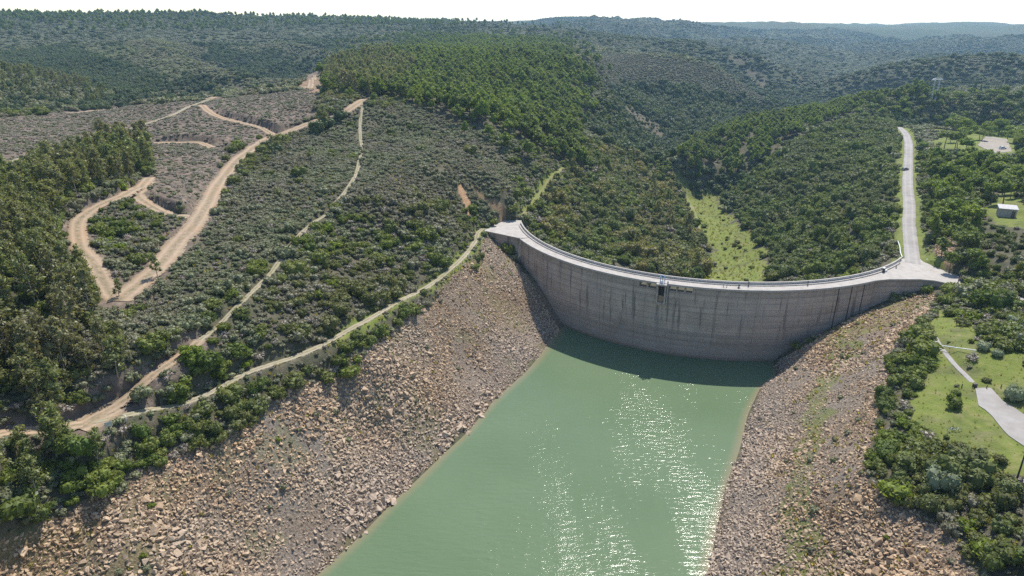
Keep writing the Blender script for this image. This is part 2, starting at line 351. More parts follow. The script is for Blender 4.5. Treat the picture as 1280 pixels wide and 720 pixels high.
M['steel'] = paint('galvanised_steel', (.55, .57, .58), .45, .5)
M['dark_steel'] = paint('dark_steel', (.05, .055, .06), .5, .2)
M['white'] = paint('white_paint', (.78, .78, .76), .5)
M['blue'] = paint('blue_paint', (.10, .26, .48), .5)
M['rust'] = paint('rusty_plate', (.30, .22, .15), .8, 0, .3, 1.)
M['hutwall'] = paint('hut_wall', (.38, .345, .31), .8)
M['hutroof'] = paint('hut_roof', (.42, .40, .385), .7)
M['wood'] = paint('weathered_wood', (.14, .11, .085), .9)
M['rubber'] = paint('rubber', (.02, .02, .022), .8)
M['glass'] = paint('dark_glass', (.03, .035, .04), .15)
M['car_grey'] = paint('grey_car_paint', (.26, .25, .28), .35, .3, .05)
M['car_white'] = paint('white_car_paint', (.75, .77, .80), .35, 0, .03)
M['slot_shade_seal'] = paint('slot_shade_and_seal', (.04, .04, .04), .9)  # near-black for the painted slot shade and the joint seals

# terrain material: zone attribute R rock bank, G grass, B stripped soil
m, nt = mat('hillside_ground'); q = N(nt); M['ground'] = m
geo = q('ShaderNodeNewGeometry').outputs['Position']
za = q('ShaderNodeAttribute', attribute_name='zone'); sep = q('ShaderNodeSeparateColor'); q.link(za.outputs['Color'], sep.inputs[0])
n_a = q.noise(.35, 6, .65, geo); n_b = q.noise(.02, 5, .6, geo); n_c = q.noise(2.2, 5, .7, geo); n_d = q.noise(.006, 4, .55, geo); n_e = q.noise(.11, 6, .68, geo)
scrub = q.ramp(n_a, [(.25, (.06, .066, .036)), (.5, (.10, .094, .06)), (.72, (.17, .14, .095))])
farc = q.ramp(n_e, [(.28, (.050, .068, .036)), (.5, (.082, .098, .052)), (.74, (.135, .138, .082))])
farc = q.mix(q.range(n_d, .4, .62), farc, q.ramp(n_e, [(.3, (.07, .082, .048)), (.7, (.118, .12, .076))]))
cam_d = q('ShaderNodeVectorMath', operation='LENGTH'); q.link(geo, cam_d.inputs[0])
col = q.mix(q.range(cam_d.outputs['Value'], 500, 1300), scrub, farc)
rockc = q.ramp(n_c, [(.3, (.07, .048, .03)), (.5, (.225, .152, .092)), (.72, (.43, .305, .19))])  # dark stops put the shade of gaps between stones into the ground colour
rockc = q.mix(q.range(n_b, .42, .6), rockc, q.ramp(n_c, [(.3, (.09, .074, .058)), (.7, (.36, .30, .24))]))
pz = q('ShaderNodeSeparateXYZ'); q.link(geo, pz.inputs[0])
wet = q.math('ADD', pz.outputs[2], q.range(n_a, 0, 1, -1.2, 1.2))
rockc = q.mix(q.range(wet, 9., 3., 0, .55), rockc, q.ramp(n_c, [(.3, (.11, .09, .075)), (.7, (.38, .32, .27))]))
rockc = q.mix(q.range(wet, .2, 1.6), (.16, .125, .085), rockc)
grassc = q.ramp(n_a, [(.28, (.095, .13, .028)), (.48, (.16, .19, .042)), (.62, (.235, .22, .085)), (.76, (.32, .265, .17))])
grassc = q.mix(q.range(n_e, .35, .65), grassc, q.ramp(n_c, [(.3, (.115, .155, .03)), (.7, (.20, .22, .058))]))
soilc = q.ramp(n_a, [(.25, (.10, .08, .062)), (.5, (.165, .128, .10)), (.72, (.27, .21, .16))])
col = q.mix(q.math('MULTIPLY', sep.outputs[2], q.range(n_e, .2, .5, .55, 1.)), col, soilc)
col = q.mix(sep.outputs[0], col, rockc); col = q.mix(sep.outputs[1], col, grassc)
za2 = q('ShaderNodeAttribute', attribute_name='ochre'); 
col = q.mix(za2.outputs['Fac'], col, q.ramp(n_c, [(.3, (.28, .15, .075)), (.7, (.55, .36, .21))]))
hb = q.math('ADD', q.math('MULTIPLY', n_a, .6), q.math('MULTIPLY', n_c, .35))
hb = q.math('ADD', hb, q.math('MULTIPLY', sep.outputs[0], q.math('MULTIPLY', n_c, .5)))
hb = q.math('ADD', hb, q.math('MULTIPLY', q.math('MULTIPLY', n_e, q.range(cam_d.outputs['Value'], 500, 1500)), 9.))
q.out(q.bsdf(col, .95, q.bump(hb, .7, 1.), .12).outputs[0])

def stone_mat(name, a, b, c, var=True):
    m, nt = mat(name); q = N(nt)
    oi = q('ShaderNodeObjectInfo'); geo = q('ShaderNodeNewGeometry').outputs['Position']
    cc = q.mix(q.range(oi.outputs['Random'], .2, .8), a, b)
    cc = q.mix(q.range(q.noise(.05, 3, .5, oi.outputs['Location']), .42, .62), cc, c)
    lz = q('ShaderNodeSeparateXYZ'); q.link(oi.outputs['Location'], lz.inputs[0]); cc = q.mix(q.range(lz.outputs[2], 10., 3., 0, .6), cc, (.47, .38, .30))
    f = q.noise(3., 5, .65, geo)
    cc = q.mix(.5, cc, _grey(q, q.range(f, .25, .75, .35, 1.2)), 'MULTIPLY')
    q.out(q.bsdf(cc, .9, q.bump(f, .5, .2), .2).outputs[0]); return m
M['stone'] = stone_mat('bank_stone', (.385, .26, .155), (.60, .43, .275), (.475, .365, .26))
def strip_mat(name, a, b, c, sc=.8, weeds=None, rut=.0, edge=.35):
    m, nt = mat(name); q = N(nt); geo = q('ShaderNodeNewGeometry').outputs['Position']
    ac = q.math('ABSOLUTE', q('ShaderNodeAttribute', attribute_name='across').outputs['Fac'])
    f = q.noise(sc, 6, .62, geo); g = q.noise(.12, 4, .5, geo); h = q.noise(6., 4, .7, geo); e = q.noise(.9, 5, .65, geo)
    cc = q.mix(q.range(f, .3, .7), a, b); cc = q.mix(q.range(g, .45, .65, 0, .8), cc, c)
    if rut:
        r1 = q.range(q.math('ABSOLUTE', q.math('SUBTRACT', ac, .42)), .0, .2, 1, 0)
        cc = q.mix(q.math('MULTIPLY', r1, rut), cc, tuple(min(1., x * 1.35) for x in b))
    if weeds:
        wm = q.math('MULTIPLY', q.range(ac, .05, .3, 1, 0), q.range(e, .42, .58)); wm = q.math('MAXIMUM', wm, q.math('MULTIPLY', q.range(ac, .6, .95), q.range(e, .38, .55)))
        cc = q.mix(q.math('MULTIPLY', wm, .7), cc, weeds)
    cc = q.mix(.4, cc, _grey(q, q.range(h, .2, .8, .55, 1.3)), 'MULTIPLY')
    bs = q.bsdf(cc, .95, q.bump(q.math('ADD', f, q.math('MULTIPLY', h, .3)), .4, .3), .15)
    tr = q('ShaderNodeBsdfTransparent'); ms = q('ShaderNodeMixShader'); q.link(q.range(q.math('ADD', ac, q.range(e, .25, .75, -edge, edge)), .84, .90), ms.inputs[0])
    q.link(bs.outputs[0], ms.inputs[1]); q.link(tr.outputs[0], ms.inputs[2]); q.out(ms.outputs[0]); return m
M['dirt'] = strip_mat('dirt_road', (.27, .20, .135), (.39, .295, .205), (.36, .24, .15), .8, (.15, .145, .075), .35)
M['track'] = strip_mat('gravel_track', (.27, .23, .155), (.37, .32, .235), (.24, .22, .12), .8, (.14, .15, .06), .4)
M['asphalt'] = strip_mat('worn_pavement', (.31, .285, .262), (.38, .352, .325), (.26, .24, .222), .5, None, .25, .06)
M['pad'] = strip_mat('pale_paving', (.31, .285, .262), (.38, .352, .325), (.27, .245, .22), .4, None, 0., .2)
M['park'] = strip_mat('bare_car_park', (.30, .26, .21), (.38, .33, .275), (.27, .24, .2), .3)
M['grasspath'] = strip_mat('mown_grass_path', (.15, .17, .045), (.22, .215, .085), (.27, .235, .14), .8, None, .3)

# ------------------------------------------------------------------ object helpers
def mesh_of(name, v, f, mats, mi=None, smooth=False):
    me = bpy.data.meshes.new(name)
    me.from_pydata([tuple(map(float, p)) for p in v], [], [tuple(map(int, p)) for p in f])
    for m_ in mats: me.materials.append(m_)
    if mi is not None: me.polygons.foreach_set('material_index', np.asarray(mi, np.int32))
    if smooth: me.polygons.foreach_set('use_smooth', np.ones(len(me.polygons), bool))
    me.update(); return me
def quads_mesh(name, verts, quads, mats, mi=None, smooth=False):
    me = bpy.data.meshes.new(name); nv, nq = len(verts), len(quads)
    me.vertices.add(nv); me.vertices.foreach_set('co', np.asarray(verts, np.float32).ravel())
    me.loops.add(nq * 4); me.loops.foreach_set('vertex_index', np.asarray(quads, np.int32).ravel())
    me.polygons.add(nq); me.polygons.foreach_set('loop_start', np.arange(nq, dtype=np.int32) * 4)
    for m_ in mats: me.materials.append(m_)
    if mi is not None: me.polygons.foreach_set('material_index', np.asarray(mi, np.int32))
    me.polygons.foreach_set('use_smooth', np.full(nq, bool(smooth)))
    me.update(calc_edges=True); return me
def obj(name, me, parent=None, loc=None):
    o = bpy.data.objects.new(name, me); COL.objects.link(o)
    if parent is not None: o.parent = parent
    if loc is not None: o.location = loc
    return o
def tag(o, label=None, cat=None, group=None, kind=None):
    if label: o['label'] = label
    if cat: o['category'] = cat
    if group: o['group'] = group
    if kind: o['kind'] = kind
    return o
def thing(name, label, cat, loc, rz=0., group=None):
    o = bpy.data.objects.new(name, None); COL.objects.link(o); o.location = loc; o.rotation_euler = (0, 0, rz); o.empty_display_size = .3
    return tag(o, label, cat, group)
class MB:
    def __init__(s): s.v = []; s.f = []
    def add(s, v, f): b = len(s.v); s.v += [tuple(p) for p in v]; s.f += [tuple(b + i for i in q_) for q_ in f]; return s
    def box(s, c, d, rz=0., bev=0.):
        x, y, z = d[0] / 2, d[1] / 2, d[2] / 2; ca, sa = math.cos(rz), math.sin(rz); v = []
        for k in ((-x, -y, -z), (x, -y, -z), (x, y, -z), (-x, y, -z), (-x, -y, z), (x, -y, z), (x, y, z), (-x, y, z)):
            v.append((c[0] + k[0] * ca - k[1] * sa, c[1] + k[0] * sa + k[1] * ca, c[2] + k[2]))
        return s.add(v, [(0, 3, 2, 1), (4, 5, 6, 7), (0, 1, 5, 4), (1, 2, 6, 5), (2, 3, 7, 6), (3, 0, 4, 7)])
    def tube(s, pts, rad, k=7):
        pts = [Vector(p) for p in pts]; rad = rad if isinstance(rad, (list, tuple)) else [rad] * len(pts); vs = []; fs = []
        for i, p in enumerate(pts):
            d = (pts[min(i + 1, len(pts) - 1)] - pts[max(i - 1, 0)]).normalized()
            a = d.orthogonal().normalized() if abs(d.z) < .9 else Vector((1, 0, 0)); a = (a - d * a.dot(d)).normalized(); b = d.cross(a)
            for j in range(k):
                t = 2 * math.pi * j / k; vs.append(p + (a * math.cos(t) + b * math.sin(t)) * rad[i])
        for i in range(len(pts) - 1):
            for j in range(k): fs.append((i * k + j, i * k + (j + 1) % k, (i + 1) * k + (j + 1) % k, (i + 1) * k + j))
        fs += [tuple(range(k))[::-1], tuple((len(pts) - 1) * k + j for j in range(k))]
        return s.add(vs, fs)
    def prism(s, poly, z0, z1):
        k = len(poly); v = [(p[0], p[1], z0) for p in poly] + [(p[0], p[1], z1) for p in poly]
        ar = sum(poly[i - 1][0] * poly[i][1] - poly[i][0] * poly[i - 1][1] for i in range(k))
        f = [tuple(range(k))[::-1], tuple(range(k, 2 * k))] + [(i, (i + 1) % k, k + (i + 1) % k, k + i) for i in range(k)]
        if ar < 0: f = [q_[::-1] for q_ in f]
        return s.add(v, f)
    def build(s, name, m_, parent=None, bevel=0., smooth=False):
        me = mesh_of(name, s.v, s.f, [m_], None, smooth); o = obj(name, me, parent)
        if bevel:
            b = o.modifiers.new('bevel', 'BEVEL'); b.width = bevel; b.segments = 2; b.limit_method = 'ANGLE'
        return o

# ------------------------------------------------------------------ roads and paths: benches cut into the hill
def smooth_line(p, stepm=1.2):
    p = np.asarray(p, float); d = np.r_[0, np.cumsum(np.hypot(*np.diff(p, axis=0).T))]
    q_ = []
    for k in range(len(p) - 1):
        p0, p1, p2, p3 = p[max(k - 1, 0)], p[k], p[k + 1], p[min(k + 2, len(p) - 1)]
        m_ = max(2, int((d[k + 1] - d[k]) / stepm))
        for t in np.linspace(0, 1, m_, endpoint=False):
            q_.append(.5 * ((2 * p1) + (-p0 + p2) * t + (2 * p0 - 5 * p1 + 4 * p2 - p3) * t * t + (-p0 + 3 * p1 - 3 * p2 + p3) * t ** 3))
    q_.append(p[-1]); return np.array(q_)
ROADS = []
def road(name, px, width, material, label, shoulder=2.5, grid=None, z_fix=None, wob=.25, smoothz=9, bank=0.):
    p = hits(px)[:, :2] if not isinstance(px, np.ndarray) else px
    c = smooth_line(p)
    z = sample(GZ, c[:, 0], c[:, 1])
    k = smoothz; zp = np.pad(z, k, mode='edge'); z = np.convolve(zp, np.ones(2 * k + 1) / (2 * k + 1), 'valid')
    if z_fix: z = z_fix(c, z)
    ROADS.append(dict(name=name, c=c, z=z, w=width, mat=material, label=label, sh=shoulder, wob=wob, bank=bank))
ROADCELL = []
def line_dist(c, x, y, maxd):
    """distance to a polyline and index of nearest vertex, within maxd (else big)"""
    shp = np.shape(x); x = np.ravel(x); y = np.ravel(y); D = np.full(len(x), 1e9); I = np.zeros(len(x), int)
    lo = c.min(0) - maxd; hi = c.max(0) + maxd
    idx = np.nonzero((x > lo[0]) & (x < hi[0]) & (y > lo[1]) & (y < hi[1]))[0]
    for a in range(0, len(idx), 4000):
        ii = idx[a:a + 4000]
        d = (x[ii, None] - c[None, :, 0]) ** 2 + (y[ii, None] - c[None, :, 1]) ** 2
        j = d.argmin(1); D[ii] = np.sqrt(d[np.arange(len(ii)), j]); I[ii] = j
    return D.reshape(shp), I.reshape(shp)

road('dirt_road', [(148, 378), (172, 357), (200, 330), (225, 300), (245, 278), (262, 250), (285, 215), (308, 192), (333, 175), (355, 167), (395, 151), (433, 138), (458, 124)], 7.4, 'dirt', 'wide dirt road climbing the left hillside')
road('dirt_road', [(67, 141), (118, 138), (175, 129), (225, 125), (262, 123), (302, 113), (350, 110), (380, 109), (389, 102), (393, 93)], 5.6, 'dirt', 'dirt road along the crest of the cleared slope')
road('dirt_road', [(252, 131), (262, 140), (280, 148), (302, 153), (329, 160), (345, 169)], 4.8, 'dirt', 'dirt road cutting across the cleared slope', 2.2, bank=2.2)
road('dirt_road', [(192, 178), (225, 178), (249, 178), (265, 185)], 4.6, 'dirt', 'short dirt bench cut into the cleared slope', 2.2, bank=2.2)
road('dirt_road', [(187, 222), (174, 236), (172, 244), (186, 256), (210, 263), (236, 268)], 5.0, 'dirt', 'curved dirt spur joining the wide dirt road', 2.2, bank=2.2)
road('dirt_road', [(186, 228), (156, 243), (125, 254), (104, 272), (97, 284), (101, 309), (117, 330), (132, 352), (148, 376)], 5.6, 'dirt', 'pale dirt loop beside the eucalyptus wood', 2.)
road('footpath', [(0, 207), (67, 186), (134, 168), (200, 148), (262, 125)], 2.6, 'track', 'pale track below the cleared slope', 2.)
road('dirt_road', [(-60, 556), (0, 546), (60, 541), (105, 534)], 4., 'dirt', 'dirt road entering beside the lower eucalyptus trees', 2.)
road('dirt_road', [(105, 534), (117, 522), (148, 498), (183, 475), (229, 440), (249, 422)], 3.6, 'dirt', 'dirt track rising from the sign junction', 2.)
road('footpath', [(249, 422), (299, 379), (335, 344), (360, 310), (395, 275)], 1.9, 'track', 'narrow footpath through the scrub', 1.2)
road('footpath', [(395, 275), (430, 240), (446, 215), (452, 185), (450, 160), (456, 126)], 1.9, 'track', 'thin pale footpath climbing the heath to the pines', 1.2)
road('track', [(112, 532), (156, 531), (194, 516), (253, 496), (311, 467), (389, 440), (430, 415), (470, 394), (507, 372), (548, 348), (579, 322), (594, 302), (597, 291), (604, 286)], 2.4, 'track', 'gravel track along the rim of the left bank', 2.2)
road('footpath', [(652, 271), (663, 256), (680, 236), (694, 216), (703, 209)], 3.0, 'grasspath', 'grassy path leading from the left end of the dam', 2.)
road('footpath', [(848, 218), (856, 240), (866, 262), (874, 288)], 3.2, 'grasspath', 'straight pale path on the valley floor', 2.)
road('footpath', [(1164, 416), (1176, 431), (1192, 452), (1207, 469), (1219, 484)], 1.5, 'asphalt', 'grey footpath on the grassy plateau', 1.5)
road('dirt_road', [(100, 543), (112, 535), (128, 520), (142, 504)], 7.0, 'dirt', 'wide bare dirt junction at the lower left', 1.5); ROADS[-1]['follow'] = 1
road('dirt_road', [(-30, 130), (0, 133), (25, 137), (48, 141)], 9., 'dirt', 'pinkish dirt track at the far left', 3.)
RX = np.array([(134.6, 216.5), (139.5, 226.0), (148.2, 243.0), (159, 264), (176, 295), (198, 337), (230, 396), (263, 457), (284, 500), (300, 540)], float)
road('paved_road', RX, 5.6, 'asphalt', 'pale paved road running straight from the dam', 3.0, None, lambda c, z: np.where(c[:, 1] < 250, 24.52, np.minimum(z, 26) * sstep(250, 330, c[:, 1]) + 24.52 * (1 - sstep(250, 330, c[:, 1]))), .1, 25)

WL = [(2.4, 245.8), (-10.9, 255.3), (-3.4, 270.2), (3.9, 269.5)]
WRT = [(113.3, 200.2), (118.9, 201.3), (128.5, 201.3), (132.4, 200.2), (137.2, 195.9), (138.8, 197.1), (143.1, 204.9), (141.6, 207.2), (140.4, 212.6), (139.0, 218.2), (139.6, 221.0), (134.0, 221.6)]
def cut(c, z, w, sh, off):
    global GZ
    D, I = line_dist(c, GX, GY, w + sh + 4)
    far = np.clip(RR / 350., 1, 4)
    k = 1 - sstep(w / 2 + .2, w / 2 + sh * far, D)
    GZ = np.where(D < 1e8, GZ * (1 - k) + (z[I] - off * far) * k, GZ)
for k_, r_ in enumerate(ROADS):
    for e_ in (0, -1):
        for o_ in ROADS[:k_]:
            D, I = line_dist(o_['c'], r_['c'][e_, 0:1], r_['c'][e_, 1:2], 8)
            if D[0] < 7:
                L_ = np.hypot(*(r_['c'] - r_['c'][e_]).T); f = 1 - sstep(2.5, 16, L_); r_['z'] = r_['z'] * (1 - f) + (o_['z'][I[0]] - .012) * f; break
for r_ in ROADS:
    if r_.get('follow'):
        acc = np.zeros(len(r_['c'])); ws_ = acc.copy() + 1e-9
        for o_ in ROADS:
            if o_ is r_: continue
            D, I = line_dist(o_['c'], r_['c'][:, 0], r_['c'][:, 1], 14); w_ = np.where(D < 14, 1 / (D + .3) ** 2, 0); acc += w_ * o_['z'][I]; ws_ += w_
        r_['z'] = acc / ws_ - .02
for r_ in ROADS: cut(r_['c'], r_['z'], r_['w'], r_['sh'], .14)
for r_ in ROADS:          # earth bank cut on the uphill side of the benches
    if r_['bank']:
        D, I = line_dist(r_['c'], GX, GY, 22); c = r_['c'][I]; far_side = (np.hypot(GX, GY) > np.hypot(c[..., 0], c[..., 1]) + .3 * D)
        endf = np.minimum(I, len(r_['c']) - 1 - I) / 6.
        GZ = np.where((D < 21) & far_side, GZ + r_['bank'] * sstep(r_['w'] / 2 + .1, r_['w'] / 2 + 1.3, D) * (1 - sstep(r_['w'] / 2 + 4, 21, D)) * np.clip(endf, 0, 1), GZ)
for r_ in ROADS:
    D, I = line_dist(r_['c'], GX, GY, r_['w'] + 3); GZ = np.where(D < r_['w'] / 2 + .35, np.minimum(GZ, r_['z'][I] - .10 * np.clip(RR / 350., 1, 4)), GZ)
foot_ = np.zeros(GX.shape, bool); FD = []
for r_ in ROADS:
    D, I = line_dist(r_['c'], GX, GY, r_['w'] + 9); FD.append((D, I)); foot_ |= D < r_['w'] / 2 + .3
for r_, (D, I) in zip(ROADS, FD):      # fill slopes carry the outer edge of each road
    tgt = r_['z'][I] - .22 * np.clip(RR / 350., 1, 4) - np.maximum(D - r_['w'] / 2, 0) * .65
    GZ = np.where((D < r_['w'] / 2 + (2.2 if r_['name'] != 'paved_road' else 6)) & ~foot_, np.maximum(GZ, tgt), GZ)
# seat the dam and its aprons in the ground
ringd = np.hypot(GX - ACX, GY - ACY); ang = np.degrees(np.arctan2(GY - ACY, GX - ACX)) % 360
GZ = np.where((ringd > 72.5) & (ringd < 79.4) & (ang > 196) & (ang < 320), np.minimum(GZ, 23.2), GZ)
for poly in (np.array(WL), np.array(WRT)):
    GZ = np.where(inside(poly, GX, GY), np.minimum(GZ, 23.6), GZ)
# pad and car park levelled
PAD = zone([(1218, 489), (1238, 487), (1253, 503), (1290, 520), (1330, 560), (1290, 556), (1262, 541), (1240, 522), (1222, 511)])
PARK = zone([(1222, 182), (1232, 173), (1258, 176), (1266, 188), (1240, 191)])
PATCH = zone([(1264, 371), (1290, 368), (1290, 384), (1268, 380)])
FLATS = []
for P_, zz, nm, lb in ((PAD, 25.3, 'parking_pad', 'pale concrete pad on the right plateau'), (PARK, None, 'car_park', 'pale car park among the pines'), (PATCH, None, 'parking_pad', 'small pale paved patch behind the right shrubs')):
    cen = P_.mean(0)
    if zz is None: zz = float(sample(GZ, cen[:1], cen[1:])[0])
    D, I = line_dist(np.vstack([P_, P_[:1]]), GX, GY, 10); ins = inside(P_, GX, GY)
    D = np.where(ins, 0, D); k = 1 - sstep(.5, 6, D)
    GZ = np.where(D < 1e8, GZ * (1 - k) + (zz - .15) * k, GZ); FLATS.append((P_, zz, nm, lb))
HUT = at(1257, 270, 31.0)
D = np.hypot(GX - HUT[0], GY - HUT[1]); k = 1 - sstep(4, 9, D); GZ = GZ * (1 - k) + 31.0 * k

# zone attributes
flat = lambda a: a.ravel()
x, y = GX, GY
Rm = (inz('rock_left', x, y, 1.5) | inz('rock_right', x, y, 1.5) | (RR < 130) & (GZ < 20) & (np.abs(TH) < R(70)) | inz('rock_cut_right', x, y, 1.5)).astype(float)
near_grass = np.zeros_like(x)
for k_ in ('grass_plateau', 'grass_valley', 'grass_park', 'grass_hut', 'grass_wing'): near_grass = np.maximum(near_grass, inz(k_, x, y, 1.6))
for r_ in ROADS:
    if r_['name'] == 'paved_road' or r_['mat'] == 'grasspath' or r_['name'] == 'track':
        D, I = line_dist(r_['c'], x, y, 9); w_ = {'paved_road': 3.0, 'track': 1.3}.get(r_['name'], 2.0)
        dd = D + 1.2 * fbm(x / 5., y / 5., 77, 3)
        near_grass = np.maximum(near_grass, (dd < r_['w'] / 2 + w_) & ((r_['name'] != 'track') | (r_['c'][I, 1] > 150)))
near_grass = near_grass * np.clip(.95 + .75 * fbm(x / 5., y / 5., 79, 4), .35, 1)
# grassy stripe on the right bank, a former water line
gs = fbm(x / 6., y / 6., 33, 4)
stripe = inz('rock_right', x, y, 0) & (np.abs(GZ - 9.5 - (y - 100) * .045 + 2.5 * gs) < 2.0)
near_grass = np.maximum(near_grass, stripe * np.clip(.6 + .5 * fbm(x / 2.5, y / 2.5, 34, 3), .1, .7))
up = inz('rock_right', x, y, 0) & (y > 178) & (GZ > 12 + 4 * gs); near_grass = np.maximum(near_grass, up * np.clip(.4 + .5 * fbm(x / 3., y / 3., 35, 3), .1, .6))
upl = inz('rock_left', x, y, 0) & (fbm(x / 8., y / 8., 36, 4) > .22); near_grass = np.maximum(near_grass, upl * .22)
Bm = np.zeros_like(x)
for k_, f_ in (('cleared', 1.), ('cleared_bank', 1.), ('pale_cliff', .55), ('bare_slope', .5), ('bare_verge', 1.)): Bm = np.maximum(Bm, inz(k_, x, y, 3) * f_)
Oc = np.zeros_like(x)
Oc = np.maximum(Oc, inz('ridge_patch', x, y, 1) * .35); Bm = np.maximum(Bm, inz('ridge_patch', x, y, 1) * 1.)
for k_ in ('orange_cut',): Oc = np.maximum(Oc, inz(k_, x, y, 1.5))
Oc = np.maximum(Oc, inz('red_cut', x, y, 1.) * .45)
# eroded road cuts show bare earth
for r_ in ROADS:
    if r_['mat'] == 'dirt':
        D, I = line_dist(r_['c'], x, y, 10); dd = D + 1.5 * fbm(x / 4., y / 4., 78, 3); Bm = np.maximum(Bm, dd < r_['w'] / 2 + 1.6)

# terrain mesh
nt_, nr_ = GX.shape
verts = np.stack([GX, GY, GZ], -1).reshape(-1, 3)
ii, jj = np.meshgrid(np.arange(nt_ - 1), np.arange(nr_ - 1), indexing='ij'); a = (ii * nr_ + jj).ravel()
quads = np.stack([a, a + 1, a + nr_ + 1, a + nr_], -1)
me = quads_mesh('terrain', verts, quads, [M['ground']], None, True)
at_ = me.attributes.new('zone', 'FLOAT_COLOR', 'POINT')
at_.data.foreach_set('color', np.stack([Rm, near_grass, Bm, np.ones_like(Rm)], -1).astype(np.float32).ravel())
at_ = me.attributes.new('ochre', 'FLOAT', 'POINT'); at_.data.foreach_set('value', Oc.astype(np.float32).ravel())
tag(obj('terrain', me), 'scrub covered hills and stony reservoir banks', 'terrain', kind='structure')

# road strips
for r_ in ROADS:
    c, z, w_ = r_['c'], r_['z'], r_['w']
    t = np.gradient(c, axis=0); t /= np.maximum(np.hypot(*t.T), 1e-6)[:, None]; nrm = np.stack([-t[:, 1], t[:, 0]], -1)
    fx = np.array([-.5, -.42, -.22, 0, .22, .42, .5]); dz = np.array([-.28, -.02, -.03, .03, -.03, -.02, -.28])
    wl = w_ * (1 + r_['wob'] * fbm(c[:, 0] / 6., c[:, 1] / 6., 5, 3)); wr = w_ * (1 + r_['wob'] * fbm(c[:, 0] / 6., c[:, 1] / 6., 6, 3))
    V = []; lift = np.clip(np.hypot(*c.T) / 350., 1, 4)
    for k in range(7):
        ww = np.where(fx[k] < 0, wl, wr); p = c + nrm * (fx[k] * ww)[:, None]
        V.append(np.c_[p, z + dz[k] * np.where(dz[k] < -.1, lift * 1.4, 1) + .02 * lift])
    V = np.stack(V, 1).reshape(-1, 3); L = len(c); a = (np.arange(L - 1)[:, None] * 7 + np.arange(6)[None]).ravel()
    me = quads_mesh(r_['name'], V, np.stack([a, a + 7, a + 8, a + 1], -1), [M[r_['mat']]], None, True)
    at_ = me.attributes.new('across', 'FLOAT', 'POINT'); at_.data.foreach_set('value', np.tile(fx * 2, L).astype(np.float32))
    tag(obj(r_['name'], me), r_['label'], 'road' if 'road' in r_['name'] else 'path', kind='structure')
for P_, zz, nm, lb in FLATS:
    mb = MB(); mb.prism([tuple(p) for p in P_], zz - .6, zz); tag(mb.build(nm, M['pad' if nm == 'parking_pad' else 'park']), lb, 'pavement', kind='structure')

# ------------------------------------------------------------------ water
wx = np.arange(-95, 150, 1.6); wy = np.arange(-60, 232, 1.6)
WX, WY = np.meshgrid(wx, wy, indexing='ij')
keep = (np.hypot(WX - ACX, WY - ACY) > 76.2) & ~((WY > 225))
dep = sample(GZ, WX, WY)
keep &= dep < 2.5
sid = -np.ones(WX.shape, int); sid[keep] = np.arange(keep.sum())
qd = np.stack([sid[:-1, :-1], sid[1:, :-1], sid[1:, 1:], sid[:-1, 1:]], -1).reshape(-1, 4); qd = qd[(qd >= 0).all(1)]
me = quads_mesh('reservoir_water', np.stack([WX, WY, np.zeros_like(WX)], -1)[keep], qd, [], None, True)
at_ = me.attributes.new('depth', 'FLOAT', 'POINT'); at_.data.foreach_set('value', (-dep[keep]).astype(np.float32))
m, nt = mat('green_reservoir_water'); q = N(nt)
geo = q('ShaderNodeNewGeometry').outputs['Position']
mp = q('ShaderNodeMapping'); q.link(geo, mp.inputs[0]); mp.inputs['Rotation'].default_value = (0, 0, R(12)); mp.inputs['Scale'].default_value = (.55, 1.5, 1)
w1 = q.noise(.62, 2, .5, mp.outputs[0]); w2 = q.noise(3.0, 3, .55, mp.outputs[0]); w3 = q.noise(.03, 3, .5, geo)
mp2 = q('ShaderNodeMapping'); q.link(geo, mp2.inputs[0]); mp2.inputs['Rotation'].default_value = (0, 0, R(14)); mp2.inputs['Scale'].default_value = (.05, .012, 1)
calm = q.noise(1., 4, .6, mp2.outputs[0])
amp = q.range(calm, .36, .62, .25, 1.15)
hh = q.math('MULTIPLY', q.math('ADD', w1, q.math('MULTIPLY', w2, .26)), amp)
da = q('ShaderNodeAttribute', attribute_name='depth')
cc = q.mix(q.range(w3, .35, .65), (.108, .156, .084), (.124, .172, .095))
cc = q.mix(q.range(da.outputs['Fac'], .0, 1.6), (.21, .185, .11), cc)
b = q.bsdf(cc, .13, q.bump(hh, 1., .22), .26); b.inputs['IOR'].default_value = 1.33
q.out(b.outputs[0]); me.materials.append(m)
tag(obj('reservoir_water', me), 'milky green reservoir water with sun glitter', 'water', kind='structure')

# ------------------------------------------------------------------ the dam
m, nt = mat('dam_concrete'); q = N(nt); M['dam'] = m
uvn = q('ShaderNodeAttribute', attribute_name='face_uv'); uvv = uvn.outputs['Vector']
geo = q('ShaderNodeNewGeometry').outputs['Position']
sx = q('ShaderNodeSeparateXYZ'); q.link(uvv, sx.inputs[0]); S_, Zc = sx.outputs[0], sx.outputs[1]
blot = q.noise(.16, 6, .62, geo); fine = q.noise(1.6, 6, .7, geo)
lift = q('ShaderNodeTexNoise', noise_dimensions='2D'); mpv = q('ShaderNodeMapping'); q.link(uvv, mpv.inputs[0]); mpv.inputs['Scale'].default_value = (.02, .75, 1); q.link(mpv.outputs[0], lift.inputs['Vector']); lift.inputs['Scale'].default_value = 1.; lift.inputs['Detail'].default_value = 3
base = q.ramp(blot, [(.3, (.385, .315, .252)), (.5, (.485, .402, .33)), (.7, (.56, .47, .39))])
base = q.mix(q.range(lift.outputs[0], .35, .65, 0, .6), base, (.335, .28, .235))
def line(src, period, width):
    f = q.math('FRACT', q.math('DIVIDE', src, period)); f = q.math('ABSOLUTE', q.math('SUBTRACT', f, .5)); return q.range(f, .5 - width / period, .5, 0, 1)
zl = q.math('ADD', Zc, q.range(fine, 0, 1, -.08, .08))
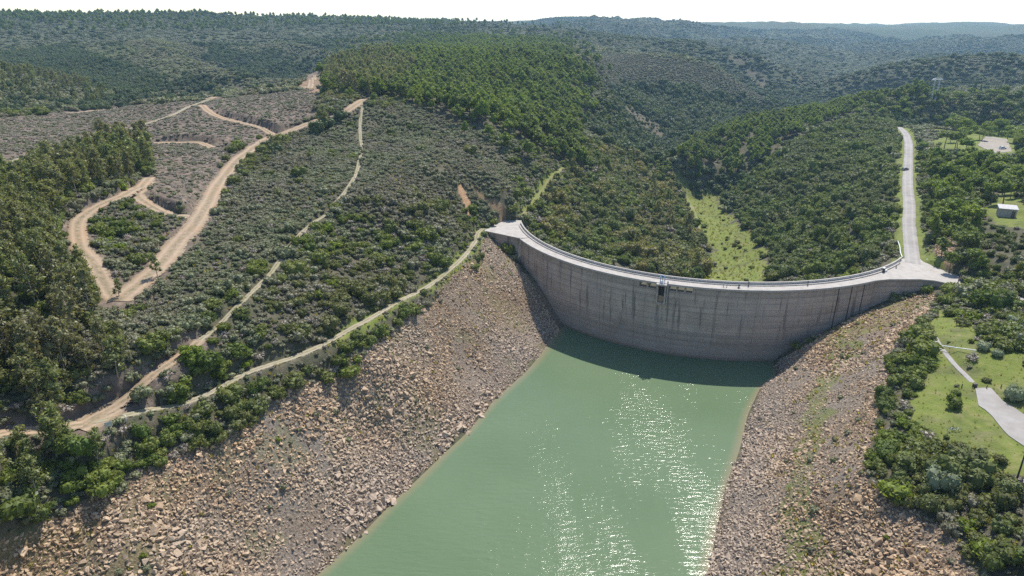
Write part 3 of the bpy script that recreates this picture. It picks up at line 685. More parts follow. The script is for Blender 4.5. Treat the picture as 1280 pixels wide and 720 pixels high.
base = q.mix(q.math('MULTIPLY', line(zl, 2.0, .14), .58), base, (.12, .105, .10))
base = q.mix(q.math('MULTIPLY', line(S_, 12.3, .16), .5), base, (.10, .09, .085))
st = q('ShaderNodeTexNoise', noise_dimensions='2D'); mps = q('ShaderNodeMapping'); q.link(uvv, mps.inputs[0]); mps.inputs['Scale'].default_value = (.62, .045, 1); q.link(mps.outputs[0], st.inputs['Vector']); st.inputs['Scale'].default_value = 1.; st.inputs['Detail'].default_value = 5; st.inputs['Roughness'].default_value = .6
stv = q.math('MULTIPLY', q.range(st.outputs[0], .57, .66), q.range(Zc, 4, 14))
base = q.mix(q.math('MULTIPLY', stv, .6), base, (.075, .07, .07))
st2 = q('ShaderNodeTexNoise', noise_dimensions='2D'); mps2 = q('ShaderNodeMapping'); q.link(uvv, mps2.inputs[0]); mps2.inputs['Scale'].default_value = (.25, .09, 1); q.link(mps2.outputs[0], st2.inputs['Vector']); st2.inputs['Scale'].default_value = 1.; st2.inputs['Detail'].default_value = 6
base = q.mix(q.math('MULTIPLY', q.range(st2.outputs[0], .52, .72), .45), base, (.40, .36, .34))
wob_ = q.math('ADD', Zc, q.range(blot, 0, 1, -.8, .8))
base = q.mix(q.math('MULTIPLY', q.range(wob_, 9.5, 8.7), .28), base, (.22, .19, .165))
base = q.mix(q.math('MULTIPLY', q.range(wob_, 5.0, 4.4), .25), base, (.40, .35, .30))
base = q.mix(q.math('MULTIPLY', q.range(Zc, 1.5, .3), .6), base, (.17, .14, .10))
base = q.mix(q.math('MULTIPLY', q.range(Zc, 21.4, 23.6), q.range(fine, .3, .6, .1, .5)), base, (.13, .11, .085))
base = q.mix(.3, base, _grey(q, q.range(fine, .25, .75, .6, 1.25)), 'MULTIPLY')
q.out(q.bsdf(base, .9, q.bump(fine, .3, .1), .2).outputs[0])
m, nt = mat('deck_concrete'); q = N(nt); M['deck'] = m
geo = q('ShaderNodeNewGeometry').outputs['Position']; f = q.noise(.5, 6, .65, geo); g = q.noise(4., 5, .7, geo)
cc = q.ramp(f, [(.28, (.32, .29, .255)), (.5, (.41, .375, .335)), (.75, (.47, .435, .39))]); cc = q.mix(.25, cc, _grey(q, q.range(g, .25, .75, .65, 1.2)), 'MULTIPLY')
q.out(q.bsdf(cc, .9, q.bump(g, .15, .05), .2).outputs[0])

DECK = 24.5
def rp(a, r_, z): return (ACX + r_ * math.cos(R(a)), ACY + r_ * math.sin(R(a)), z)
def front_r(z):      # slight bulge of the upstream face
    t = np.clip((z + 15) / 39., 0, 1); return 75.6 + 3.6 * (1 - (1 - t) ** 2.4)
A0, A1 = 199.4, 296.9
def ring(mb, a0, a1, rin, rout, z0, z1, nseg=None, zs=None):
    nseg = nseg or max(2, int(abs(a1 - a0) / 1.0)); aa = np.linspace(a0, a1, nseg + 1); zs = zs if zs is not None else [z0, z1]
    fo = rout if callable(rout) else (lambda z: rout); fi = rin if callable(rin) else (lambda z: rin)
    k = len(zs); v = []; f = []
    for a in aa:
        v += [rp(a, fo(z), z) for z in zs] + [rp(a, fi(z), z) for z in zs]
    W_ = 2 * k
    for i in range(nseg):
        b0, b1 = i * W_, (i + 1) * W_
        for j in range(k - 1):
            f += [(b0 + j, b1 + j, b1 + j + 1, b0 + j + 1), (b0 + k + j, b0 + k + j + 1, b1 + k + j + 1, b1 + k + j)]
        f += [(b0 + k - 1, b1 + k - 1, b1 + 2 * k - 1, b0 + 2 * k - 1), (b0, b0 + k, b1 + k, b1)]
    f += [tuple([j for j in range(k)] + [2 * k - 1 - j for j in range(k)])[::-1] if False else tuple(list(range(k - 1, -1, -1)) + list(range(k, 2 * k)))]
    b = nseg * W_; f += [tuple([b + j for j in range(k)] + [b + 2 * k - 1 - j for j in range(k)])]
    mb.add(v, f); return mb
def face_uv(o):
    me = o.data; co = np.empty(len(me.vertices) * 3); me.vertices.foreach_get('co', co); co = co.reshape(-1, 3)
    s_ = np.arctan2(co[:, 1] - ACY, co[:, 0] - ACX) % (2 * math.pi) * 79
    at_ = me.attributes.new('face_uv', 'FLOAT_VECTOR', 'POINT'); at_.data.foreach_set('vector', np.stack([s_, co[:, 2], co[:, 2] * 0], -1).astype(np.float32).ravel())
dam = thing('arch_dam', 'curved concrete arch dam holding the green reservoir', 'dam', (0, 0, 0))
def ua(u, v=356):     # bearing on the arch of a sighting on the crest
    p = at(u, v, 23.5); d = p - np.array([0, 0, 100.]); d /= np.linalg.norm(d)
    # intersect the ray's ground track with the front circle
    dx, dy = d[0], d[1]; L = math.hypot(dx, dy); dx, dy = dx / L, dy / L
    b = dx * ACX + dy * ACY; c = ACX ** 2 + ACY ** 2 - 79.2 ** 2; t = b - math.sqrt(b * b - c)
    return math.degrees(math.atan2(dy * t - ACY, dx * t - ACX)) % 360
zlev = [-15, -10, -5, 0, 3, 6, 9, 12, 15, 18, 20.5, 22.4]
OPEN = [(ua(799), ua(808)), (ua(810.5), ua(820)), (ua(837), ua(845.5)), (ua(847.5), ua(856)), (ua(858), ua(866.5))]
mb = MB(); ring(mb, A0, A1, lambda z: 77.4 - (22.4 - z) * .17, front_r, 0, 0, 98, zlev)
cur = A0; band = MB()
for a, b in OPEN + [(A1, None)]:
    ring(mb, cur, a, 74.3, lambda z: front_r(z) - .003, 22.4, 24.06, max(2, int((a - cur) / 1.)))
    cur = b
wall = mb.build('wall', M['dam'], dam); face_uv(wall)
o = band.build('spillway_piers', M['dam'], dam); face_uv(o)
mb = MB(); mb.prism([(2.3, 245.9), (-10.8, 255.4), (-3.5, 269.6), (3.6, 269.2), (4.6, 258)], 4, 24.06); o = mb.build('wing_wall', M['dam'], dam); face_uv(o); mb = MB(); mb.prism([(113.4, 200.9)] + [(p[0], p[1] + .25) for p in WRT[1:5]] + [(138.4, 197.6), (142.5, 204.9), (140.9, 207.2), (139.6, 212.6), (138.3, 217.8), (130, 215), (118, 205)], 6, 24.06)
wing = mb.build('wing_wall', M['dam'], dam); face_uv(wing)
mb = MB(); ring(mb, A0, A1, 74.25, 79.5, 24.06, DECK)
mb.prism([(3.1, 245.2), (2.3, 245.6), (-11.2, 255.3), (-3.4, 270.4), (3.9, 269.7)] + [rp(a, 74.25, 0)[:2] for a in (184, 187, 190, 193, 196, 199.4)], 24.06, DECK)
mb.prism([rp(296.9, 79.1, 0)[:2]] + WRT[1:] + [rp(a, 74.25, 0)[:2] for a in (317, 313, 309, 305, 301, 296.9)], 24.06, DECK)
mb.build('crest_deck', M['deck'], dam)
mb = MB(); ring(mb, 184.5, 317.2, 74.3, 74.62, DECK, DECK + .85); mb.build('parapet', M['deck'], dam)
mb = MB(); ring(mb, 184.4, 317.3, 74.2, 74.72, DECK + .85, DECK + 1.0); mb.build('parapet_coping', M['deck'], dam)
mb = MB(); ring(mb, 186, 314, 74.62, 75.55, DECK, DECK + .26); mb.build('walkway', M['deck'], dam)
mb = MB(); ring(mb, A0, A1, 78.95, 79.42, DECK, DECK + .14); mb.build('edge_kerb', M['deck'], dam)
mb = MB()
for a in np.arange(188, 315, 1.9): mb.tube([rp(a, 75.35, DECK + .26), rp(a, 75.35, DECK + .95)], .035, 5)
ringv = [rp(a, 75.35, DECK + .95) for a in np.arange(188, 314.5, 1.)]; mb.tube(ringv, .045, 5)
mb.build('handrail', M['steel'], dam)
# spillway piers are part of the wall; a dark soffit rib hides nothing behind the openings
# stain ribs: thick expansion joints on the right of the face
mb = MB()
for u_ in (1050, 1066, 1081):
    a = ua(u_); ring(mb, a - .12, a + .12, lambda z: front_r(z) - .1, lambda z: front_r(z) + .05, 0, 0, 2, [8, 12, 16, 20, 22.4, 24.0])
o = mb.build('joint_seal', M['slot_shade_seal'], dam)
# intake with its gate guides
gi = ua(828); 
mb = MB()
for s_ in (-1, 1): ring(mb, gi + s_ * .86 - .16, gi + s_ * .86 + .16, 78.4, 80.5, 18.4, 24.06, 2)
ring(mb, gi - 1.02, gi + 1.02, 78.4, 80.5, 17.6, 18.4, 2)
o = mb.build('intake_frame', M['dam'], dam); face_uv(o)
mb = MB(); ring(mb, gi - .68, gi + .68, 79.35, 79.9, 18.4, 20.6, 2); mb.build('intake_gate', M['rust'], dam)
mb = MB(); ring(mb, gi - .68, gi + .68, 79.22, 79.28, 20.6, 24.06, 2); mb.build('intake_slot_shade', M['slot_shade_seal'], dam)  # shade of the open gate slot, put in as a near-black sheet
mb = MB(); ring(mb, gi - 1.15, gi + 1.15, 79.5, 80.7, 24.06, DECK, 2); mb.build('intake_slab', M['deck'], dam)
mb = MB(); mb.tube([rp(gi + 1.25, 79.75, 17.5), rp(gi + 1.25, 79.75, DECK + 1.1)], .22, 8); mb.build('vent_pipe', M['deck'], dam)
# hoist standing on the crest
p = rp(gi, 79.6, DECK); h = thing('gate_hoist', 'blue steel gate hoist on the dam crest above the intake', 'hoist', p, R(gi + 90))
mb = MB()
for sx_ in (-.7, .7): mb.tube([(sx_, 0, 0), (sx_, 0, 2.1)], .09, 6)
mb.box((0, 0, 2.16), (1.7, .22, .2)); mb.box((0, 0, 1.1), (1.4, .1, .1)); mb.build('frame', M['blue'], h)
mb = MB(); mb.tube([(0, 0, .2), (0, 0, 2.9)], .07, 6); mb.build('screw_stem', M['dark_steel'], h)
mb = MB(); mb.box((0, 0, 2.5), (.6, .5, .48)); mb.build('gearbox', M['blue'], h, .03)
mb = MB(); mb.box((-.1, .0, .45), (.9, .5, .9)); mb.build('motor_housing', M['white'], h, .04)
mb = MB(); t_ = [(.32 * math.cos(k * .6), -.45, 2.5 + .32 * math.sin(k * .6)) for k in range(11)]; mb.tube(t_, .03, 5); mb.tube([(0, -.2, 2.5), (0, -.45, 2.5)], .03, 5); mb.build('hand_wheel', M['dark_steel'], h)

def post(name, label, cat, p, hgt, rad, m_, cap=None, group=None, foot=True):
    t = thing(name, label, cat, p, 0, group)
    mb = MB(); mb.tube([(0, 0, -.05), (0, 0, hgt * .6), (0, 0, hgt)], [rad, rad * .95, rad * .9], 8); mb.build('shaft', m_, t, 0, True)
    if foot: mb = MB(); mb.box((0, 0, .04), (rad * 4, rad * 4, .08)); mb.build('foot_plate', m_, t)
    if cap: mb = MB(); mb.box((0, 0, hgt + cap[2] / 2), cap); mb.build('cap', M['dark_steel'], t, .02)
    return t
post('crest_post', 'dark stout post on the middle of the dam crest', 'post', rp(ua(925.5, 358), 77.4, DECK), .95, .2, M['dark_steel'], (.5, .5, .15))
post('crest_post', 'dark post against the walkway right of the crest middle', 'post', rp(ua(940, 356), 75.8, DECK), 1.3, .11, M['dark_steel'], (.35, .35, .2))
post('crest_post', 'dark post against the walkway on the right third of the crest', 'post', rp(ua(1018.5, 355), 75.9, DECK), 1.3, .11, M['dark_steel'], (.4, .35, .2))
post('crest_post', 'small dark post at the right mouth of the crest road', 'post', rp(309.5, 76.4, DECK), .9, .12, M['dark_steel'])
t = thing('trestle', 'low two legged grey trestle on the dam crest', 'trestle', rp(ua(908, 356), 77.3, DECK), R(ua(908) + 90))
for s_ in (-.5, .5):
    mb = MB(); mb.tube([(s_, 0, 0), (s_, 0, .95)], .07, 6); mb.box((s_, 0, .03), (.2, .5, .06)); mb.build('leg', M['dark_steel'], t)
mb = MB(); mb.box((0, 0, .98), (1.3, .12, .08)); mb.build('crossbar', M['steel'], t)
t = thing('control_cabinet', 'dark control cabinet against the parapet at the right of the dam', 'cabinet', rp(304.0, 75.9, DECK), R(304 + 90))
mb = MB(); mb.box((0, 0, .75), (.9, .5, 1.4)); mb.build('body', M['dark_steel'], t, .03); mb = MB(); mb.box((0, 0, 1.5), (1.0, .6, .08)); mb.build('lid', M['steel'], t); mb = MB(); mb.box((1.3, 0, .3), (1.2, .5, .55)); mb.build('plinth_box', M['white'], t, .03)
post('gate_pole', 'tall dark pole at the tip of the right dam wing', 'pole', (138.4, 197.9, DECK), 3.6, .13, M['dark_steel'])
post('marker_post', 'white marker post beside the road junction behind the dam', 'post', (140.6, 218.8, 24.3), .9, .25, M['white'], None, None, False)
t = thing('sign_post', 'slim post with small dark plate at the left dam end', 'sign', (4.6, 270.2, 24.4))
mb = MB(); mb.tube([(0, 0, -.2), (0, 0, 2.4)], .07, 6); mb.build('shaft', M['steel'], t); mb = MB(); mb.box((0, -.1, 2.35), (.6, .06, .8)); mb.build('plate', M['dark_steel'], t)
# guard rail on the left of the road by the dam
t = thing('guard_rail', 'white guard rail on the verge where the road leaves the dam', 'guard rail', (133.6, 221.5, 24.3))
mb = MB(); mb.tube([(0, 0, .72), (2.0, 5, .74), (5.5, 12, .76), (8.0, 18, .78)], .14, 6); mb.build('rail', M['white'], t)
for p_ in ((0, 0), (2.0, 5), (4.0, 9), (6.2, 13.8), (8.0, 18)): mb = MB(); mb.tube([(p_[0], p_[1], -.4), (p_[0], p_[1], .72)], .07, 6); mb.build('rail_post', M['steel'], t)

# ------------------------------------------------------------------ plants: meshes
def sphere_pts(n, g):
    v = g.normal(size=(n, 3)); return v / np.linalg.norm(v, axis=1)[:, None]
def blob_core(b, k=.74, nu=7, nv=5):
    cx, cy, cz, rx, ry, rz = b; v = []; f = []
    for i in range(nv):
        ph = math.pi * i / (nv - 1)
        for j in range(nu):
            t = 2 * math.pi * j / nu; v.append((cx + k * rx * math.sin(ph) * math.cos(t), cy + k * ry * math.sin(ph) * math.sin(t), cz + k * rz * math.cos(ph)))
    for i in range(nv - 1):
        for j in range(nu): f.append((i * nu + j, i * nu + (j + 1) % nu, (i + 1) * nu + (j + 1) % nu, (i + 1) * nu + j))
    return np.array(v), np.array(f)
def leaves(blobs, n, size, g, core=.74, lo=-.35, spread=.34, aspect=.62, jitter=.75):
    V = []; Q = []; base = 0
    wt = np.array([b[3] * b[4] + b[4] * b[5] for b in blobs]); wt = wt / wt.sum()
    for b, w_ in zip(blobs, wt):
        k = max(6, int(n * w_)); d = sphere_pts(k * 2, g); d = d[d[:, 2] > lo][:k]; k = len(d)
        rad = 1 - spread * g.random(k) ** 1.4 + .10 * g.normal(size=k)
        c = np.array(b[:3]) + d * np.array(b[3:]) * rad[:, None]
        nn = d + jitter * g.normal(size=(k, 3)); nn /= np.linalg.norm(nn, axis=1)[:, None]
        t = np.cross(nn, g.normal(size=(k, 3))); t /= np.linalg.norm(t, axis=1)[:, None]; bb = np.cross(nn, t)
        s_ = size * (.6 + .8 * g.random(k))[:, None]
        q4 = np.stack([c - t * s_ - bb * s_ * aspect * .5, c + t * s_ * .2 - bb * s_ * aspect, c + t * s_ + bb * s_ * aspect * .4, c - t * s_ * .1 + bb * s_ * aspect], 1)
        V.append(q4.reshape(-1, 3)); Q.append(np.arange(k * 4).reshape(k, 4) + base); base += k * 4
        if core:
            v, f = blob_core(b, core); V.append(v); Q.append(f + base); base += len(v)
    return np.concatenate(V), np.concatenate(Q)
def limb(mb, p0, p1, r0, r1, k=5, bend=.06, g=None):
    p0 = np.array(p0, float); p1 = np.array(p1, float); L = np.linalg.norm(p1 - p0)
    m_ = (p0 + p1) / 2 + (g.normal(size=3) * bend * L if g is not None else 0)
    mb.tube([p0, m_, p1], [r0, (r0 + r1) / 2, r1], k)
def tri2q(f): return [tuple(q_) for q_ in f]
class Plant: pass
def make_plant(crown, trunk, fm, tm, name):
    p = Plant(); v, f = crown
    p.crown = quads_mesh(name + '_crown', v, f, [fm])
    if trunk is not None:
        p.trunk = mesh_of(name + '_trunk', trunk.v, trunk.f, [tm], None, True)
        tv = np.array(trunk.v); tq = [q_ if len(q_) == 4 else None for q_ in trunk.f]; tq = np.array([q_ for q_ in tq if q_])
        jv = np.vstack([v, tv]); jf = np.vstack([f, tq + len(v)]); mi = np.r_[np.zeros(len(f), int), np.ones(len(tq), int)]
        p.joined = quads_mesh(name, jv, jf, [fm, tm], mi)
    else: p.trunk = None; p.joined = p.crown
    return p
def stems(g, n, h, spread, r0=.035):
    mb = MB()
    for k in range(n):
        a = g.random() * 6.28; limb(mb, (.03 * math.cos(a), .03 * math.sin(a), -.12), (spread * math.cos(a), spread * math.sin(a), h), r0, r0 * .5, 5, .08, g)
    return mb
def bushy(seed, n, size, fm, tm, name, lob=6, hz=.8, dense=.74, stretch=1.):
    g = np.random.default_rng(seed); bl = [(0, 0, hz * .45, .72, .72, hz * .55)]
    for k in range(lob):
        a = 6.28 * (k + g.random() * .7) / lob; r_ = .42 + .2 * g.random(); s_ = .34 + .22 * g.random()
        bl.append((r_ * math.cos(a) * stretch, r_ * math.sin(a), hz * (.30 + .45 * g.random()), s_, s_, s_ * hz))
    return make_plant(leaves(bl, n, size, g, dense, -.45), stems(g, 4, hz * .5, .3), fm, tm, name)
PL = {}
PL['heath'] = [bushy(10 + k, 190, .13, M['heath'], M['wood'], 'heath_bush', 4 + k, .8 + .1 * k) for k in range(4)]
PL['shrub'] = [bushy(30 + k, 420, .105, M['shrub'], M['wood'], 'evergreen_shrub', 6 + k, .85 + .1 * k) for k in range(4)]
PL['bright'] = [bushy(50 + k, 380, .11, M['bright'], M['wood'], 'bright_shrub', 6 + k, .9) for k in range(2)]
PL['dead'] = [bushy(60 + k, 170, .11, M['dead'], M['wood'], 'dry_shrub', 5, .75, .5) for k in range(2)]
PL['oak'] = [bushy(70 + k, 430, .10, M['oak'], M['bark'], 'holm_oak', 7 + k, 1.15 + .12 * k) for k in range(4)]
PL['dark'] = [bushy(75 + k, 430, .10, M['dark'], M['bark'], 'dark_oak', 7 + k, 1.2 + .1 * k) for k in range(3)]
PL['spur'] = [bushy(95 + k, 150, .15, M['spur'], M['wood'], 'dark_heath_bush', 5, .75) for k in range(2)]
PL['hill'] = [bushy(98 + k, 130, .16, M['hill'], M['wood'], 'hill_bush', 6, .8) for k in range(3)]
PL['brown'] = [bushy(84 + k, 420, .10, M['brown'], M['bark'], 'olive_tree', 8, 1.25) for k in range(2)]
PL['silver'] = [bushy(80, 600, .08, M['silver'], M['bark'], 'silvery_tree', 9, 1.2)]
PL['far'] = [bushy(90 + k, 120, .17, M['far'], M['wood'], 'far_bush', 5, .8) for k in range(3)]
def pine(seed, n=520, umbrella=False):
    g = np.random.default_rng(seed); mb = MB(); bl = []
    zc = .66 if umbrella else .58; rx = .36 if umbrella else .30; rz = .20 if umbrella else .34
    mb.tube([(0, 0, -.05), (.01, .01, .3), (.02, -.01, zc), (.02, 0, zc + rz * .6)], [.022, .018, .012, .006], 6)
    bl.append((0, 0, zc + .03, rx * .72, rx * .72, rz * .8))
    for k in range(9):
        a = 6.28 * (k + g.random() * .6) / 9; r_ = rx * (.45 + .35 * g.random()); z = zc + rz * (g.random() * 1.1 - .5); s_ = rx * (.36 + .2 * g.random())
        bl.append((r_ * math.cos(a), r_ * math.sin(a), z, s_, s_, s_ * .8)); limb(mb, (.01, 0, zc - .16 + .1 * g.random()), (r_ * math.cos(a) * .8, r_ * math.sin(a) * .8, z), .008, .004, 5, .05, g)
    bl.append((.02, 0, zc + rz * .75, rx * .42, rx * .42, rz * .42))
    return make_plant(leaves(bl, n, .042, g, .72, -.5, .34, .5), mb, M['pine'], M['bark'], 'pine')
PL['pine'] = [pine(100 + k) for k in range(4)]
PL['umbrella'] = [pine(120 + k, 620, True) for k in range(3)]
def euc(seed, n=620):
    g = np.random.default_rng(seed); mb = MB(); bl = []
    lean = g.normal(size=2) * .03
    top = np.array([lean[0], lean[1], .93]); mb.tube([(0, 0, -.04), (lean[0] * .3, lean[1] * .3, .3), (lean[0] * .8, lean[1] * .8, .62), tuple(top)], [.016, .013, .009, .003], 6)
    for k in range(13):
        z = .30 + .64 * (k + .6 * g.random()) / 13; a = 2.4 * k + g.random(); r_ = (.05 + .15 * g.random()) * (1.25 - z * .7); s_ = .065 + .06 * g.random()
        c = (lean[0] * z + r_ * math.cos(a), lean[1] * z + r_ * math.sin(a), z); bl.append((*c, s_, s_, s_ * 1.15)); limb(mb, (lean[0] * z * .8, lean[1] * z * .8, z - .10), c, .006, .003, 5, .06, g)
    bl.append((lean[0], lean[1], .95, .07, .07, .08))
    return make_plant(leaves(bl, n, .030, g, .5, -.7, .6, .42, 1.1), mb, M['euc'], M['pale_bark'], 'eucalyptus')
PL['euc'] = [euc(140 + k) for k in range(5)]
def fir(seed):
    g = np.random.default_rng(seed); bl = [(0, 0, .2 + .7 * k / 7., .17 * (1.12 - k / 7.), .17 * (1.12 - k / 7.), .1) for k in range(8)]; mb = MB(); mb.tube([(0, 0, -.04), (0, 0, .5), (0, 0, .98)], [.02, .012, .003], 6)
    return make_plant(leaves(bl, 460, .035, g, .7, -.6, .3), mb, M['dark'], M['bark'], 'conifer')
PL['conifer'] = [fir(160)]
def tuft(seed, n=26):
    g = np.random.default_rng(seed); V = []; 
    for k in range(n):
        a = g.random() * 6.28; r_ = .35 * g.random(); h_ = .5 + .6 * g.random(); l_ = .25 + .5 * g.random(); c = np.array([r_ * math.cos(a), r_ * math.sin(a), -.05]); t = np.array([-math.sin(a), math.cos(a), 0]) * .09; o = np.array([math.cos(a) * l_, math.sin(a) * l_, h_])
        V += [c - t, c + t, c + o * [.6, .6, 1] + t * .5, c + o * [.6, .6, 1] - t * .5]
    p = Plant(); p.trunk = None; p.crown = p.joined = quads_mesh('grass_tuft', np.array(V), np.arange(n * 4).reshape(n, 4), [M['tuft']]); return p
PL['tuft'] = [tuft(170 + k) for k in range(3)]
def rock(seed, flat):
    g = np.random.default_rng(seed); bm = bmesh.new()
    for k in range(13): bm.verts.new(Vector(g.uniform(-1, 1, 3)) * 1.0 if False else Vector((g.uniform(-1, 1), g.uniform(-.75, .75), g.uniform(-.5, .5) * flat)))
    r_ = bmesh.ops.convex_hull(bm, input=bm.verts); bmesh.ops.delete(bm, geom=list({*r_['geom_interior'], *r_['geom_unused']}), context='VERTS')
    me = bpy.data.meshes.new('boulder'); bm.to_mesh(me); bm.free(); me.materials.append(M['stone'])
    p = Plant(); p.trunk = None; p.crown = p.joined = me; return p
PL['stone'] = [rock(180 + k, .7 + .12 * k) for k in range(6)]

# ------------------------------------------------------------------ where plants grow
SETS = []      # dicts of arrays: kind, variant, x, y, z, size(3), rot, zone
def cand(s, r0, r1, half=50., px=None):
    lim = r1
    if px is not None: lo = ZW[px].min(0) - 4; hi = ZW[px].max(0) + 4
    else: lo = np.array([-r1 * math.sin(R(half)), 0]); hi = np.array([r1 * math.sin(R(half)), r1])
    xs = np.arange(lo[0], hi[0], s); ys = np.arange(lo[1], hi[1], s)
    X, Y = np.meshgrid(xs, ys); X = X.ravel(); Y = Y.ravel()
    X = X + (rng.random(len(X)) - .5) * s * .95; Y = Y + (rng.random(len(Y)) - .5) * s * .95
    rad = np.hypot(X, Y); k = (rad > r0) & (rad < r1) & (np.abs(np.arctan2(X, Y)) < R(half)); return X[k], Y[k]
def clear_roads(X, Y, m_=.35):
    ok = np.ones(len(X), bool)
    for r_ in ROADS:
        D, I = line_dist(r_['c'], X, Y, r_['w'] / 2 + 4); ok &= D > r_['w'] / 2 + (m_ if r_['w'] > 2.5 or r_['name'] == 'track' else min(m_, .45)) + (1.6 if r_['name'] == 'paved_road' else 0)
    for P_, *_ in FLATS: ok &= ~inside(P_, X, Y)
    rd = np.hypot(X - ACX, Y - ACY); an = np.degrees(np.arctan2(Y - ACY, X - ACX)) % 360
    ok &= ~((rd > 69.5) & (rd < 81.5) & (an > 183) & (an < 320))
    for poly in (np.array(WL), np.array(WRT)):
        D, I = line_dist(np.vstack([poly, poly[:1]]), X, Y, 3); ok &= ~(inside(poly, X, Y) | (D < 2.5))
    ok &= np.hypot(X - HUT[0], Y - HUT[1]) > 4.5
    return ok
def place(kind, X, Y, size, zone_, var=.3, zs=(.85, 1.2), sink=.06, tilt=.06):
    if not len(X): return
    n_ = len(X); s_ = size * (1 + var * (rng.random(n_) * 2 - 1)) if np.isscalar(size) else np.asarray(size) * (1 + var * (rng.random(n_) * 2 - 1))
    z = sample(GZ, X, Y) - s_ * sink
    SETS.append(dict(kind=kind, zone=zone_, x=X, y=Y, z=z, s=np.stack([s_ * rng.uniform(.9, 1.12, n_), s_ * rng.uniform(.9, 1.12, n_), s_ * rng.uniform(zs[0], zs[1], n_)], 1),
                     rot=np.stack([rng.normal(0, tilt, n_), rng.normal(0, tilt, n_), rng.random(n_) * 6.283], 1), var=rng.integers(0, len(PL[kind]), n_)))
def take(X, Y, p):
    k = rng.random(len(X)) < p; return X[k], Y[k]
bare = lambda X, Y: sample(Bm, X, Y)
def any_in(names, X, Y, a=2.):
    r_ = np.zeros(len(X), bool)
    for k in names: r_ |= inz(k, X, Y, a)
    return r_
OPENZ = ['rock_left', 'rock_right', 'grass_plateau', 'grass_valley', 'grass_park', 'grass_hut', 'grass_wing', 'orange_cut', 'red_cut', 'pale_cliff', 'bare_slope', 'cleared', 'cleared_bank', 'bare_verge', 'rock_cut_right', 'ridge_patch']
TREEZ = ['pines', 'plantation', 'plantation_top', 'oak_slope', 'right_wood', 'right_top', 'euc', 'gorge', 'valley_wood', 'rim_bush', 'right_bush']
def hollow(X, Y, d):
    return (sample(GZ, X + d, Y) + sample(GZ, X - d, Y) + sample(GZ, X, Y + d) + sample(GZ, X, Y - d)) / 4 - sample(GZ, X, Y)
# low scrub close by
X, Y = cand(1.6, 60, 430, 60)
k = ~any_in(OPENZ + ['rim_bush', 'right_bush', 'oak_slope', 'right_wood', 'pines'], X, Y) & (sample(GZ, X, Y) > 2) & clear_roads(X, Y); X, Y = X[k], Y[k]
pat = fbm(X / 16., Y / 16., 301, 4); hth = inz('heath', X, Y, 3)
gap = fbm(X / 5., Y / 5., 306, 3) > .42
dens = np.where(hth, .95, np.where(pat > .3, .6, .92)) * np.where(gap, .35, 1); X, Y = take(X, Y, dens); tf = inz('track_front', X, Y); kk = ~tf | (rng.random(len(X)) < .35); X, Y = X[kk], Y[kk]
pat = fbm(X / 16., Y / 16., 301, 4); hth = inz('heath', X, Y, 3); u_ = rng.random(len(X)); cl = np.clip(1 + .75 * fbm(X / 7., Y / 7., 305, 3), .55, 1.7) * np.exp(rng.normal(0, .18, len(X)))
isd = (u_ < np.where(hth, .05, .12)); isg = (u_ > np.where(hth, .985, .80 - .25 * (pat > .1))) & ~isd; isb = (u_ > .988) & ~hth
kh = ~isd & ~isg & ~isb
place('heath', X[kh], Y[kh], np.where(hth[kh], .98, 1.25) * cl[kh], 'scrub', .3, (.75, 1.2))
place('dead', X[isd], Y[isd], 1.15, 'scrub', .35)
place('shrub', X[isg & ~isb], Y[isg & ~isb], 1.65 * cl[isg & ~isb], 'scrub', .35)
place('bright', X[isb], Y[isb], 2.0, 'scrub', .3)
# low filler between the shrubs
X, Y = cand(1.35, 60, 300, 47)
k = ~any_in(OPENZ + ['rim_bush', 'right_bush', 'oak_slope', 'right_wood', 'pines'], X, Y) & (sample(GZ, X, Y) > 2) & clear_roads(X, Y, .15); X, Y = take(X[k], Y[k], .75); u_ = rng.random(len(X))
place('heath', X[u_ < .6], Y[u_ < .6], .62, 'scrub', .45, (.7, 1.3)); place('dead', X[(u_ >= .6) & (u_ < .72)], Y[(u_ >= .6) & (u_ < .72)], .6, 'scrub', .4); place('tuft', X[u_ >= .72], Y[u_ >= .72], .55, 'scrub', .4)
# mid distance scrub
X, Y = cand(3.5, 430, 1150, 46)
k = ~any_in(OPENZ + ['pines', 'plantation', 'plantation_top', 'oak_slope', 'right_wood', 'gorge', 'valley_wood', 'heath_spur'], X, Y, 2) & clear_roads(X, Y, 1.); X, Y = X[k], Y[k]
pat = fbm(X / 60., Y / 60., 302, 4); X, Y = take(X, Y, np.where(pat > .28, .6, .95)); u_ = rng.random(len(X)); pat = fbm(X / 60., Y / 60., 302, 4)
dz_ = any_in(['hill_dark', 'ravine_dark', 'back_dark', 'back_dark_far'], X, Y).astype(float); dz_ = np.where(any_in(['crest_light', 'crest_light_far'], X, Y), -2, dz_); g_ = u_ < .04 + .8 * dz_ + .12 * (pat < -.2) + .85 * sstep(1.6, 4.5, hollow(X, Y, 45) + .3 * hollow(X, Y, 110))
cl = np.clip(1 + .7 * fbm(X / 14., Y / 14., 307, 3), .55, 1.7); place('far', X[~g_], Y[~g_], 2.2 * cl[~g_], 'mid', .4); place('dark', X[g_], Y[g_], 2.8, 'mid', .4, (.7, 1.1))
X, Y = cand(2.6, 500, 1300, 60, 'heath_spur'); k = inz('heath_spur', X, Y); X, Y = take(X[k], Y[k], .95); place('spur', X, Y, 1.6, 'mid', .35, (.6, .9))
